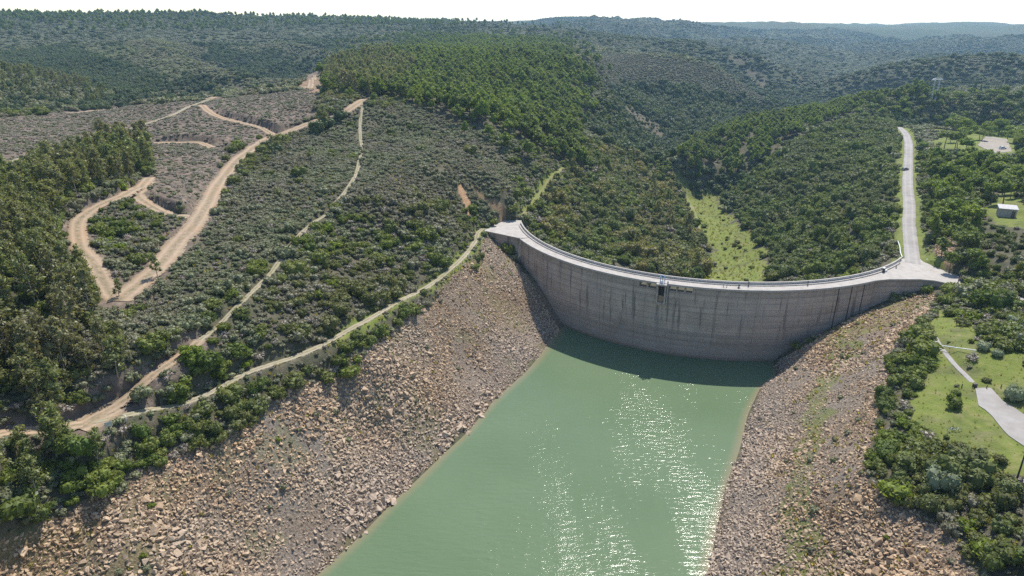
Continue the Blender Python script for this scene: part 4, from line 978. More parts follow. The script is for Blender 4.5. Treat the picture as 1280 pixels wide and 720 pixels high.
# far scrub and woods
X, Y = cand(6.3, 1150, 3400, 44); pat = fbm(X / 170., Y / 170., 303, 4); k = ~any_in(['pale_cliff'], X, Y, 3) | (rng.random(len(X)) < .45); X, Y, pat = X[k], Y[k], pat[k]
k = rng.random(len(X)) < np.where(pat > .25, .5, .95); X, Y, pat = X[k], Y[k], pat[k]; u_ = rng.random(len(X)); dz_ = any_in(['back_dark', 'back_dark_far'], X, Y).astype(float); dz_ = np.where(any_in(['crest_light', 'crest_light_far'], X, Y), -2, dz_); g_ = u_ < .04 + .8 * dz_ + .3 * (pat < -.25) + .85 * sstep(3, 10, hollow(X, Y, 90))
place('hill', X[~g_], Y[~g_], 3.7, 'far', .4, (.4, .65)); place('dark', X[g_], Y[g_], 4.2, 'far', .4, (.6, .9))
# stripped slope: stubble
for zn in ('cleared', 'cleared_bank'):
    X, Y = cand(1.75, 60, 700, 60, zn); k = inz(zn, X, Y, 3) & clear_roads(X, Y); X, Y = X[k], Y[k]; X, Y = take(X, Y, .8); u_ = rng.random(len(X))
    place('dead', X[u_ < .5], Y[u_ < .5], .85, 'cleared', .4, (.4, .8)); place('heath', X[u_ > .5], Y[u_ > .5], .8, 'cleared', .4, (.5, .9))
# stone banks: tufts, small bushes
for zn in ('rock_left', 'rock_right'):
    X, Y = cand(2.2, 60, 330, 70, zn); k = inz(zn, X, Y, .8) & clear_roads(X, Y, .3); X, Y = X[k], Y[k]; hgt = sample(GZ, X, Y); pat = fbm(X / 9., Y / 9., 310, 3)
    gg = sample(near_grass, X, Y)
    p_ = np.clip((hgt - 2) / 14., 0, 1) * (.16 + .4 * (pat > .12)) + .6 * gg; k = rng.random(len(X)) < p_; Xt, Yt = X[k], Y[k]
    place('tuft', Xt, Yt, .62, zn, .45)
    k = (rng.random(len(X)) < .06 * np.clip((hgt - 4) / 12., 0, 1)); place('heath', X[k], Y[k], .7, zn, .4)
    k = (rng.random(len(X)) < .010 * np.clip((hgt - 6) / 12., 0, 1)); place('bright', X[k], Y[k], .6, zn, .3)
# bush belts
def belt(zn, spacing, mixd, zone_, p_=.95, r1=900, jit_=1.):
    X, Y = cand(spacing, 50, r1, 75, zn); k = inz(zn, X, Y, jit_) & clear_roads(X, Y, 1.6 if zn == 'rim_bush' else 1.2)
    if 'grass' not in zn and zn != 'bare_slope': k &= ~any_in(['grass_park', 'grass_hut', 'grass_wing', 'rock_cut_right', 'bare_slope'], X, Y)
    pp = np.full(len(X), p_)
    if zn == 'rim_bush': pp = np.where(Y > 128, .75, pp); k &= (Y < 128) | clear_roads(X, Y, 2.6)
    k &= ~((X > 93) & (X < 137) & (Y < 203) & (Y > 183))
    X, Y = take(X[k], Y[k], pp[k])
    cl = np.clip(1 + .6 * fbm(X / 8., Y / 8., 308, 3), .6, 1.5); hf = inz('hut_front', X, Y); cl = np.where(hf, .62, cl) * (np.where(Y > 128, .78, 1) if zn == 'rim_bush' else 1)
    u_ = rng.random(len(X)); c0 = 0
    for kind, fr, sz in mixd:
        k = (u_ >= c0) & (u_ < c0 + fr); place(kind, X[k], Y[k], sz * cl[k], zone_, .34); c0 += fr
belt('rim_bush', 1.75, [('shrub', .46, 1.9), ('heath', .24, 1.4), ('dead', .12, 1.3), ('oak', .18, 2.1)], 'rim', .95)
for zn in ('rim_bush', 'euc_low', 'right_bush'):
    X, Y = cand(1.15, 60, 330, 75, zn); k = inz(zn, X, Y, 1) & clear_roads(X, Y, .1) & (sample(GZ, X, Y) > 8); X, Y = take(X[k], Y[k], .7); u_ = rng.random(len(X)); zz_ = 'right_rim' if zn == 'right_bush' else 'rim'
    place('heath', X[u_ < .45], Y[u_ < .45], .6, zz_, .5, (.7, 1.3)); place('tuft', X[u_ > .6], Y[u_ > .6], .5, zz_, .45); place('dead', X[(u_ > .45) & (u_ < .6)], Y[(u_ > .45) & (u_ < .6)], .6, zz_, .4)
belt('right_bush', 2.1, [('shrub', .46, 1.75), ('oak', .18, 2.0), ('dead', .12, 1.3), ('bright', .12, 1.6), ('heath', .12, 1.3)], 'right_rim', .78)
belt('right_scrub', 2.8, [('shrub', .4, 1.7), ('silver', .06, 1.6), ('dead', .16, 1.3), ('bright', .14, 1.5)], 'plateau', .75)
belt('oak_slope', 3.3, [('oak', .74, 2.5), ('shrub', .2, 2.1), ('dead', .03, 1.6)], 'oak_slope', .97)
belt('right_wood', 3.4, [('oak', .45, 2.3), ('shrub', .36, 2.0), ('dead', .10, 1.6)], 'right_wood', .92)
belt('right_top', 3.8, [('oak', .5, 2.7), ('shrub', .42, 2.4)], 'right_top', .95)
belt('gorge', 3.9, [('dark', .62, 3.3), ('oak', .18, 2.8), ('far', .12, 2.2)], 'gorge', .92, 1200, 2)
belt('valley_wood', 3.1, [('oak', .27, 2.4), ('shrub', .27, 2.0), ('heath', .14, 1.7), ('dead', .12, 2.0), ('brown', .18, 2.7)], 'valley', .95)
belt('euc_low', 2.2, [('shrub', .5, 1.9), ('oak', .2, 2.1), ('heath', .2, 1.5)], 'rim', .95)
belt('pines', 4.4, [('shrub', .4, 1.6), ('heath', .4, 1.5)], 'mid', .8)
belt('bare_slope', 5., [('shrub', .4, 1.8), ('dark', .2, 2.2), ('dead', .3, 1.5)], 'gorge', .8)
belt('grass_valley', 4.5, [('shrub', .2, 1.2), ('bright', .15, 1.1)], 'valley', .4)
belt('grass_plateau', 4., [('shrub', .12, 1.0), ('heath', .08, .8), ('bright', .05, .9)], 'plateau', .7)
for zn in ('grass_plateau', 'grass_wing'):
    X, Y = cand(.9, 60, 300, 70, zn); k = inz(zn, X, Y, 1) & clear_roads(X, Y, .2); X, Y = X[k], Y[k]; place('tuft', *take(X, Y, .2), .26, 'plateau', .5)
X, Y = cand(2., 60, 600, 70, 'grass_valley'); k = inz('grass_valley', X, Y, 1) & clear_roads(X, Y, .2); place('tuft', *take(X[k], Y[k], .5), .7, 'valley', .4)
# trees
def trees(zn, spacing, kind, hgt, zone_, p_=.95, jit_=2., r1=1600, var=.25, margin=1.2, rows=None):
    X, Y = cand(spacing, 50, r1, 75, zn)
    k = inz(zn, X, Y, jit_) & clear_roads(X, Y, margin)
    if zn == 'plantation': k &= ((X * .92 - Y * .38 + 5 * fbm(X / 40., Y / 40., 340, 2)) / 17. % 1) > .2
    k = k & ~inz('hut_front', X, Y) & ~inz('ridge_patch', X, Y); X, Y = take(X[k], Y[k], p_); place(kind, X, Y, hgt, zone_, var, (.9, 1.12), .01, .04)
trees('pines', 5.4, 'pine', 9.4, 'pine_hill', .86, var=.34); trees('pines_wide', 8.5, 'pine', 8.2, 'pine_hill', .22, var=.35)
trees('plantation', 4.6, 'pine', 8.5, 'plantation', .97); trees('plantation_top', 5.2, 'pine', 9, 'plantation', .9)
trees('euc', 4.1, 'euc', 9.6, 'euc_wood', .9, 1.5)
belt('euc', 3.2, [('heath', .3, 1.4), ('shrub', .4, 1.5), ('dead', .1, 1.2)], 'euc_wood', .85)
if 1: pass; trees('euc_low', 3.4, 'euc', 9., 'euc_low', .9, 1.); trees('euc_mid', 3.6, 'euc', 7.5, 'euc_wood', .8, 1.); trees('euc_top', 5., 'euc', 12., 'euc_top', .8)
trees('right_wood', 8., 'umbrella', 9., 'right_wood', .6, 1.); trees('right_wood', 8., 'pine', 9.0, 'right_wood', .6, 1.); trees('right_top', 9., 'umbrella', 9., 'right_top', .6); trees('grass_park', 13, 'umbrella', 11., 'park', .75, 0)
trees('valley_wood', 13, 'euc', 11, 'valley', .25); trees('spur_green', 7, 'euc', 9, 'spur', .6)
X, Y = cand(6.5, 60, 600, 60, 'valley_big'); k = inz('valley_big', X, Y) & clear_roads(X, Y, 1.5) & (np.hypot(X - ACX, Y - ACY) < 66); X, Y = take(X[k], Y[k], .8); u_ = rng.random(len(X))
place('brown', X[u_ < .7], Y[u_ < .7], 4.3, 'valley', .3, (.85, 1.15)); place('oak', X[u_ >= .7], Y[u_ >= .7], 4., 'valley', .3, (.85, 1.15))
# scattered trees on the skyline of the far left and centre hills
X, Y = cand(15, 850, 2600, 46); z_ = sample(GZ, X, Y); uu, vv, _ = project(X, Y, z_)
zs_ = fbm(X / 120., Y / 120., 330, 3); rid_ = z_ - (sample(GZ, X * .9, Y * .9) + sample(GZ, X * 1.1, Y * 1.1)) / 2
k = (rng.random(len(X)) < np.clip((z_ - 80) / 25., 0, .5) * (zs_ > -.3)) & (X < 250); place('pine', X[k], Y[k], 10., 'ridge', .3, (.9, 1.15), .01, .03)

# ------------------------------------------------------------------ stones of the banks
for s_, pr, size, va in ((.52, 1.0, .35, .45), (.95, .9, .52, .4), (3.2, .6, .78, .4)):
    for zn in ('rock_left', 'rock_right', 'rock_cut_right'):
        X, Y = cand(s_, 60, 330, 60, zn); k = inz(zn, X, Y, .8) & clear_roads(X, Y, .1); X, Y = X[k], Y[k]; z = sample(GZ, X, Y); k = z > -.3; X, Y, z = X[k], Y[k], z[k]
        pt = fbm(X / 7., Y / 7., 320, 3); gg = sample(near_grass, X, Y); k = rng.random(len(X)) < pr * np.clip(.85 + pt, .25, 1.15) * (1 - .6 * np.clip(gg * 1.2, 0, 1)); X, Y = X[k], Y[k]
        place('stone', X, Y, size * np.clip(.9 + .5 * fbm(X / 15., Y / 15., 321, 2), .6, 1.5), zn, va, (1.0, 1.7), -.12, .6)
# a line of larger blocks near the left waterline
P_ = hits([(u_, v_ - 6) for u_, v_ in [(560, 562), (580, 542), (600, 522), (612, 508), (440, 668), (470, 640)]]); P_ = np.repeat(P_, 7, 0) + rng.normal(0, 1.6, (42, 3)); place('stone', P_[:, 0], P_[:, 1], 1.0, 'rock_left', .4, (.8, 1.2), -.1, .4)

# ------------------------------------------------------------------ single out the largest of each kind, the rest as cover
INST = bpy.data.collections.new('cover_sources')        # sources of the uncountable cover, not linked to the scene
def flat_sets(kinds):
    ss = [s_ for s_ in SETS if s_['kind'] in kinds]
    out = {k: np.concatenate([s_[k] for s_ in ss]) for k in ('x', 'y', 'z', 's', 'rot', 'var')}
    out['kind'] = np.concatenate([np.full(len(s_['x']), s_['kind'], object) for s_ in ss]); out['zone'] = np.concatenate([np.full(len(s_['x']), s_['zone'], object) for s_ in ss]); return out
def visible(x, y, z, top):
    u, v, dep = project(x, y, z + top * .6); ok = (u > 6) & (u < 1274) & (v > 4) & (v < 716) & (dep > 20)
    bl = np.zeros(len(x), bool)
    for f in np.linspace(.25, .985, 60):
        xx, yy, zz = x * f, y * f, CAMH + (z + top * .8 - CAMH) * f; bl |= sample(GZ, xx, yy) > zz + .4
        rd = np.hypot(xx - ACX, yy - ACY); an = np.degrees(np.arctan2(yy - ACY, xx - ACX)) % 360; bl |= (rd > 74) & (rd < 79.4) & (an > 185) & (an < 317) & (zz < 25)
    return ok & ~bl
ZONE_TXT = {
 'scrub': 'on the scrub hillside left of the dam', 'mid': 'on the hillside beyond the left clearing', 'far': 'on the far hills', 'cleared': 'on the cleared slope', 'rock_left': 'among the stones of the left bank', 'rock_right': 'among the stones of the right bank',
 'rock_cut_right': 'on the rock cut right of the straight road', 'rim': 'between the rim track and the left stone bank', 'right_rim': 'along the top of the right stone bank', 'plateau': 'on the grassy right plateau', 'oak_slope': 'on the slope between the dam and the straight road', 'right_wood': 'in the wood right of the straight road',
 'right_top': 'on the rise beyond the car park', 'gorge': 'in the gorge beyond the pines', 'valley': 'on the valley side just below the dam', 'pine_hill': 'on the pine covered hill behind the dam', 'plantation': 'in the planted rows across the valley', 'euc_wood': 'in the wood on the left hillside',
 'euc_low': 'below the dirt road at the lower left', 'euc_top': 'at the top of the dirt road by the pines', 'park': 'around the car park', 'spur': 'on the spur at the far left', 'ridge': 'on the far ridge'}
LOOK = {'heath': ('heath_shrub', 'low grey green heath shrub', 'shrub'), 'shrub': ('evergreen_shrub', 'rounded dark green shrub', 'shrub'), 'bright': ('green_shrub', 'bright yellow green shrub', 'shrub'), 'dead': ('dry_shrub', 'bare grey brown shrub', 'shrub'), 'silver': ('silvery_shrub', 'silvery grey green shrub', 'shrub'),
 'brown': ('olive_brown_tree', 'bushy olive brown tree', 'tree'), 'oak': ('oak_tree', 'bushy dark green oak', 'tree'), 'pine': ('pine_tree', 'round crowned green pine', 'tree'), 'umbrella': ('umbrella_pine', 'flat topped umbrella pine with bare trunk', 'tree'), 'euc': ('eucalyptus_tree', 'slender olive green eucalyptus', 'tree'), 'stone': ('boulder', 'angular tan boulder', 'boulder'), 'conifer': ('conifer_tree', 'dark pointed conifer', 'tree'), 'far': ('scrub_bush', 'low bush', 'shrub'), 'spur': ('heath_shrub', 'dark low heath shrub', 'shrub'), 'hill': ('scrub_bush', 'far low bush', 'shrub'), 'dark': ('oak_tree', 'very dark bushy oak', 'tree')}
def single(kind, var, loc, scl, rot, label=None, group=None):
    nm, lk, cat = LOOK[kind]; p = PL[kind][var]
    if p.trunk is None:
        o = bpy.data.objects.new(nm, p.joined); COL.objects.link(o)
    else:
        o = bpy.data.objects.new(nm, None); COL.objects.link(o); o.empty_display_size = .3
        for pn, me_ in (('crown' if cat == 'tree' else 'foliage', p.crown), ('trunk' if cat == 'tree' else 'stems', p.trunk)):
            c = bpy.data.objects.new(pn, me_); COL.objects.link(c); c.parent = o
    o.location = loc; o.scale = scl; o.rotation_euler = rot
    return tag(o, label, cat, group)
def cover(name, d, keep_, label, cat):
    idx = np.nonzero(keep_)[0]
    if not len(idx): return
    kinds = sorted(set(d['kind'][idx])); col_ = bpy.data.collections.new(name + '_sources'); off = {}; c0 = 0
    for kd in kinds:
        off[kd] = c0
        for k, p in enumerate(PL[kd]):
            so_ = bpy.data.objects.new('%s_%03d_%s' % (name, c0, kd), p.joined); col_.objects.link(so_); c0 += 1
    me_ = bpy.data.meshes.new(name); n_ = len(idx); me_.vertices.add(n_)
    me_.vertices.foreach_set('co', np.stack([d['x'][idx], d['y'][idx], d['z'][idx]], 1).astype(np.float32).ravel())
    for an, ty, arr in (('rot', 'FLOAT_VECTOR', d['rot'][idx]), ('scl', 'FLOAT_VECTOR', d['s'][idx])):
        t = me_.attributes.new(an, ty, 'POINT'); t.data.foreach_set('vector', np.asarray(arr, np.float32).ravel())
    vi = np.array([off[k] for k in d['kind'][idx]]) + d['var'][idx]
    t = me_.attributes.new('pick', 'INT', 'POINT'); t.data.foreach_set('value', vi.astype(np.int32))
    o = obj(name, me_); ng = bpy.data.node_groups.new(name + '_scatter', 'GeometryNodeTree')
    ng.interface.new_socket('Geometry', in_out='INPUT', socket_type='NodeSocketGeometry'); ng.interface.new_socket('Geometry', in_out='OUTPUT', socket_type='NodeSocketGeometry')
    nn = ng.nodes; gi_ = nn.new('NodeGroupInput'); go = nn.new('NodeGroupOutput'); ip = nn.new('GeometryNodeInstanceOnPoints'); ci = nn.new('GeometryNodeCollectionInfo')
    ci.inputs['Collection'].default_value = col_; ci.inputs['Separate Children'].default_value = True; ci.inputs['Reset Children'].default_value = True
    def na(nm_, ty):
        a_ = nn.new('GeometryNodeInputNamedAttribute'); a_.data_type = ty; a_.inputs['Name'].default_value = nm_; return a_.outputs['Attribute']
    ip.inputs['Pick Instance'].default_value = True
    ng.links.new(gi_.outputs[0], ip.inputs['Points']); ng.links.new(ci.outputs[0], ip.inputs['Instance']); ng.links.new(na('pick', 'INT'), ip.inputs['Instance Index'])
    ng.links.new(na('rot', 'FLOAT_VECTOR'), ip.inputs['Rotation']); ng.links.new(na('scl', 'FLOAT_VECTOR'), ip.inputs['Scale']); ng.links.new(ip.outputs[0], go.inputs[0])
    md = o.modifiers.new('scatter', 'NODES'); md.node_group = ng
    return tag(o, label, cat, kind='stuff')
def split(kinds, cap, name, label, cat, split_zones=None):
    d = flat_sets(kinds); top = d['s'][:, 2]; dist = np.sqrt(d['x'] ** 2 + d['y'] ** 2 + (d['z'] - CAMH) ** 2)
    app = d['s'][:, 0] * np.sqrt(d['s'][:, 2] * d['s'][:, 0]) / dist ** 2 if 'stone' in kinds else d['s'][:, 0] * d['s'][:, 2] / dist ** 2
    order = np.argsort(-app)[:cap * 6]; vis = visible(d['x'][order], d['y'][order], d['z'][order], top[order]); pick = order[vis][:cap]
    for i in pick:
        kd = d['kind'][i]; zt = ZONE_TXT[d['zone'][i]]; lb = LOOK[kd][1] + ' ' + zt
        single(kd, d['var'][i], (d['x'][i], d['y'][i], d['z'][i]), d['s'][i], d['rot'][i], lb, lb.replace(LOOK[kd][1], {'tree': LOOK[kd][1] + 's', 'shrub': LOOK[kd][1] + 's', 'boulder': 'angular tan boulders'}[LOOK[kd][2]]))
    rest = np.ones(len(d['x']), bool); rest[pick] = False
    if split_zones:
        for nm, zs_, lb in split_zones:
            k = rest & np.isin(d['zone'], zs_); cover(nm, d, k, lb, cat); rest &= ~k
    cover(name, d, rest, label, cat)
split(['heath', 'shrub', 'bright', 'dead', 'silver', 'far', 'spur', 'hill'], 300, 'shrubland', 'dense mixed scrub covering the hillsides', 'scrub', [('far_scrub', ['far', 'mid'], 'scrub covering the far hills')])
split(['oak', 'brown', 'dark'], 300, 'oak_wood', 'dense dark oak scrub woodland on the slopes behind the dam', 'woodland')
split(['pine', 'umbrella'], 300, 'pine_wood', 'green pine wood on the hills behind the dam', 'woodland')
split(['euc'], 300, 'eucalyptus_wood', 'olive eucalyptus wood on the left hillside', 'woodland')
split(['stone'], 300, 'rubble', 'loose angular tan stones covering both reservoir banks', 'stones')
cover('grass_tufts', flat_sets(['tuft']), np.ones(len(flat_sets(['tuft'])['x']), bool), 'grass tufts on the banks and plateau', 'grass')

# ------------------------------------------------------------------ named single plants
def solo(kind, u, v, size, label, zs=1., var=0, name=None, snap=None):
    p = hits([(u, v)], GZ)[0]; s_ = (size, size, size * zs); o = single(kind, var, (p[0], p[1], p[2] - .05 * size), s_, (0, 0, random.random() * 6), label)
    if name: o.name = name
    return o
solo('shrub', 1228, 384, 4.6, 'big dark green bushy tree at the right end of the dam', 1.15, 1, 'broadleaf_tree')
solo('oak', 1248, 386, 3.6, 'smaller dark bush leaning on the big tree at the dam end', 1.1, 2)
solo('silver', 1176, 612, 3.4, 'large silvery grey tree above the right stone bank', 1.15, 0, 'silvery_tree')
solo('silver', 1266, 500, 2.3, 'pale silvery bush beside the concrete pad', 1.2, 0)
solo('bright', 1116, 618, 3.4, 'broad bright green bush at the edge of the right stone bank', .9, 1)
solo('oak', 1192, 510, 2.0, 'dark upright bush standing alone in the plateau grass', 1.25, 0, 'oak_shrub')
solo('shrub', 1150, 445, 4.0, 'large dark green bush beside the boom barrier', .95, 3)
solo('umbrella', 1186, 340, 7.5, 'dark pine standing behind the tip of the right dam wing', 1.1, 0)
solo('euc', 197, 346, 6.5, 'small lone eucalyptus on the verge of the wide dirt road', 1., 1)
solo('euc', 149, 372, 5.0, 'young eucalyptus at the meeting of the two dirt roads', 1., 2)
solo('shrub', 437, 470, 3.4, 'big round shrub topping the left stone bank', 1., 0)
solo('shrub', 368, 484, 2.6, 'grey green shrub at the upper edge of the left stone bank', 1.1, 2)
solo('bright', 240, 445, 2.6, 'bright green bush beside the upper dirt track', 1., 0)
solo('shrub', 225, 492, 3.2, 'broad dark bush between the two tracks at the lower left', 1., 1)
solo('euc', 408, 160, 12, 'tall eucalyptus left of the thin footpath on the ridge', 1., 0); solo('euc', 402, 163, 10, 'shorter eucalyptus under the tall one on the ridge', 1.05, 3)
solo('euc', 340, 190, 8, 'dark eucalyptus clump tree beside the upper dirt road', 1., 4)
for u_, v_, sz, lb in ((345, 193, 3.4, 'dark rounded bush beside the bend of the upper dirt road'), (333, 187, 2.8, 'smaller dark bush touching the upper dirt road'), (396, 166, 4.0, 'dark bush below the two tall eucalyptus trees'), (410, 160, 3.6, 'dark bush right under the tallest eucalyptus'), (426, 150, 3.4, 'dark bush where the dirt road meets the thin footpath')): solo('dark', u_, v_, sz, lb, 1., 1)
solo('conifer', 1216, 121, 19, 'tall dark conifer right of the power pylon', 1.1, 0)
solo('conifer', 1224, 120, 14, 'shorter dark conifer beside the tall one near the pylon', 1.1, 0)

# ------------------------------------------------------------------ hut, vehicles, pylon, posts
def ground(u, v): return hits([(u, v)], GZ)[0]
hut = t = thing('hut', 'small grey hut with pale sloping roof on the right hillside', 'hut', (HUT[0], HUT[1], 31.0), R(-24))
mb = MB(); W2, D2 = 2.1, 1.6; mb.add([(-W2, -D2, -.3), (W2, -D2, -.3), (W2, D2, -.3), (-W2, D2, -.3), (-W2, -D2, 2.5), (W2, -D2, 2.5), (W2, D2, 2.95), (-W2, D2, 2.95)], [(0, 3, 2, 1), (4, 5, 6, 7), (0, 1, 5, 4), (1, 2, 6, 5), (2, 3, 7, 6), (3, 0, 4, 7)]); mb.build('wall', M['hutwall'], t)
mb = MB(); mb.add([(-W2 - .25, -D2 - .3, 2.50), (W2 + .25, -D2 - .3, 2.50), (W2 + .25, D2 + .25, 3.03), (-W2 - .25, D2 + .25, 3.03), (-W2 - .25, -D2 - .3, 2.64), (W2 + .25, -D2 - .3, 2.64), (W2 + .25, D2 + .25, 3.17), (-W2 - .25, D2 + .25, 3.17)], [(0, 3, 2, 1), (4, 5, 6, 7), (0, 1, 5, 4), (1, 2, 6, 5), (2, 3, 7, 6), (3, 0, 4, 7)]); mb.build('roof', M['hutroof'], t)
mb = MB(); mb.box((1.3, -D2 - .03, 1.0), (.85, .06, 2.0)); mb.build('door', M['wood'], t); hut.scale = (1.35, 1.3, 1.25)
def car(label, p, rz, paint_, van=False):
    t = thing('parked_car', label, 'car', p, rz)
    hh_ = .25 if van else 0
    prof = [(-2.1, .35), (2.1, .35), (2.12, .75), (1.9, .92), (1.05, 1.0), (.45, 1.45 + hh_), (-1.2, 1.47 + hh_), (-1.95, 1.02 + hh_), (-2.12, .9)]
    v = [(x_, -.86 if z_ < 1.2 else -.68, z_) for x_, z_ in prof] + [(x_, .86 if z_ < 1.2 else .68, z_) for x_, z_ in prof]; k = len(prof)
    me_ = mesh_of('body', v, [tuple(range(k))[::-1] if False else tuple(range(k)), tuple(range(k, 2 * k))[::-1]] + [(i, k + i, k + (i + 1) % k, (i + 1) % k) for i in range(k)], [paint_]); b_ = obj('body', me_, t); bv = b_.modifiers.new('bevel', 'BEVEL'); bv.width = .07; bv.segments = 2
    mb = MB(); mb.add([(1.0, -.62, 1.03), (1.0, .62, 1.03), (.5, .58, 1.42 + hh_), (.5, -.58, 1.42 + hh_)], [(0, 1, 2, 3)]); mb.add([(-1.97, -.6, 1.06 + hh_), (-1.97, .6, 1.06 + hh_), (-1.26, .56, 1.44 + hh_), (-1.26, -.56, 1.44 + hh_)], [(3, 2, 1, 0)])
    for s_ in (-1, 1): mb.add([(.85, s_ * .80, 1.06), (.38, s_ * .71, 1.4 + hh_), (-1.15, s_ * .71, 1.4 + hh_), (-1.6, s_ * .80, 1.06)], [(0, 1, 2, 3)])
    mb.v = [(x_ * 1.02, y_ * 1.03, z_ + .02) for x_, y_, z_ in mb.v]; mb.build('windows', M['glass'], t)
    for x_ in (-1.3, 1.3):
        for s_ in (-1, 1):
            mb = MB(); mb.tube([(x_, s_ * .68, .32), (x_, s_ * .90, .32)], .32, 12); mb.build('wheel', M['rubber'], t)
    return t
p = ground(1131, 213); car('grey car standing on the left of the straight paved road', (p[0], p[1], float(p[2]) + .18), R(20), M['car_grey'])
p = ground(1253, 186.5); car('white car parked on the pale car park among the pines', (p[0], p[1], float(p[2]) + .02), R(10), M['car_white'], True)
p = ground(1166, 128); p = np.array([p[0], p[1], sample(GZ, p[:1], p[1:2])[0]])
t = thing('power_pylon', 'pale two legged lattice power pylon on the right ridge', 'pylon', p, R(20))
for s_ in (-1, 1):
    mb = MB(); x0_, x1_ = s_ * 1.9, s_ * 3.1
    for a_, b_ in ((-.5, -.5), (.5, -.5), (.5, .5), (-.5, .5)): mb.tube([(x0_ + a_, b_, -1), (x1_ + a_ * .6, b_ * .6, 19.5)], .13, 4)
    for k in range(9):
        z_ = 19.5 * k / 9; f0, f1 = k / 9., (k + 1) / 9.; xa, xb = x0_ + (x1_ - x0_) * f0, x0_ + (x1_ - x0_) * f1; sg = 1 if k % 2 else -1
        mb.tube([(xa - .5 * sg, -.5, z_), (xb + .4 * sg, -.45, z_ + 2.16)], .07, 4); mb.tube([(xa - .5 * sg, .5, z_), (xb + .4 * sg, .45, z_ + 2.16)], .07, 4)
    mb.build('leg', M['steel'], t)
mb = MB()
for b_ in (-.5, .5):
    for z_ in (19.3, 20.6): mb.tube([(-6.5, b_, z_ if z_ < 20 else 19.6), (-3, b_, z_), (3, b_, z_), (6.5, b_, z_ if z_ < 20 else 19.6)], .13, 4)
for k in range(12): mb.tube([(-6 + k, -.5, 19.3), (-5 + k, .5, 20.4)], .07, 4)
mb.build('crossarm', M['white'], t)
for x_ in (-5.6, 0, 5.6): mb = MB(); mb.tube([(x_, 0, 19.2), (x_, 0, 17.4)], .11, 6); mb.build('insulator', M['glass'], t)
p = ground(1184, 120); post('wooden_pole', 'thin bare pole right of the lattice pylon', 'pole', (p[0], p[1], float(p[2])), 11, .16, M['pale_bark'], None, None, False)
p = ground(1268, 608); t = thing('utility_pole', 'tall slim dark pole beside the concrete pad', 'pole', (p[0], p[1], float(p[2])))
mb = MB(); mb.tube([(0, 0, -.4), (.03, 0, 4), (0, 0, 9.5)], [.16, .14, .10], 8); mb.build('shaft', M['dark_steel'], t, 0, True); mb = MB(); mb.tube([(0, 0, 9.3), (.5, 0, 9.7), (1.4, 0, 9.75)], .05, 6); mb.build('arm', M['dark_steel'], t); mb = MB(); mb.box((1.6, 0, 9.72), (.6, .26, .14)); mb.build('lamp_head', M['steel'], t, .03)
p = ground(1168, 436); e = ground(1219, 443); d_ = e - p
t = thing('boom_barrier', 'long white boom barrier across the grey footpath', 'barrier', (p[0], p[1], float(p[2])), math.atan2(d_[1], d_[0])); L = float(np.hypot(d_[0], d_[1])); dz_ = float(e[2] - p[2])
mb = MB(); mb.tube([(-.6, 0, 1.05), (L, 0, 1.05 + dz_)], .12, 8); mb.build('arm', M['white'], t); mb = MB(); mb.tube([(0, .12, -.2), (0, .12, 1.25)], .12, 8); mb.build('pivot_post', M['white'], t); mb = MB(); mb.tube([(L - .2, .1, dz_ - .3), (L - .2, .1, 1.0 + dz_)], .07, 8); mb.build('rest_post', M['white'], t); mb = MB(); mb.box((-.75, 0, 1.02), (.5, .3, .35)); mb.build('counterweight', M['dark_steel'], t)
for u_, v_, lb in ((1202, 484.5, 'dark wooden post left of the footpath end'), (1233, 486, 'dark wooden post at the head of the concrete pad'), (1251, 485, 'dark wooden post beside the pale silvery bush')):
    p = ground(u_, v_); post('wooden_post', lb, 'post', (p[0], p[1], float(p[2])), .95, .11, M['wood'], None, None, False)
p = ground(1218, 484); t = thing('stub_barrier', 'squat dark box barrier closing the footpath at the pad', 'barrier', (p[0], p[1], float(p[2])), R(5)); mb = MB(); mb.box((0, 0, .42), (.85, .5, .84)); mb.build('body', M['dark_steel'], t, .04); mb = MB(); mb.box((0, 0, .88), (.95, .6, .08)); mb.build('lid', M['wood'], t)
p = ground(139, 545); t = thing('road_sign', 'grey blue sign on a dark post at the lower left junction', 'sign', (p[0], p[1], float(p[2])), R(30)); mb = MB(); mb.tube([(0, 0, -.2), (0, 0, 3.0)], .10, 8); mb.build('post', M['wood'], t); mb = MB(); mb.box((0, -.12, 2.6), (1.25, .06, .95)); mb.build('panel', M['steel'], t, .02)
p = ground(158, 527); t = post('marker_stake', 'short white stake beside the rim track junction', 'stake', (p[0], p[1], float(p[2])), 1.4, .10, M['white'], None, None, False)
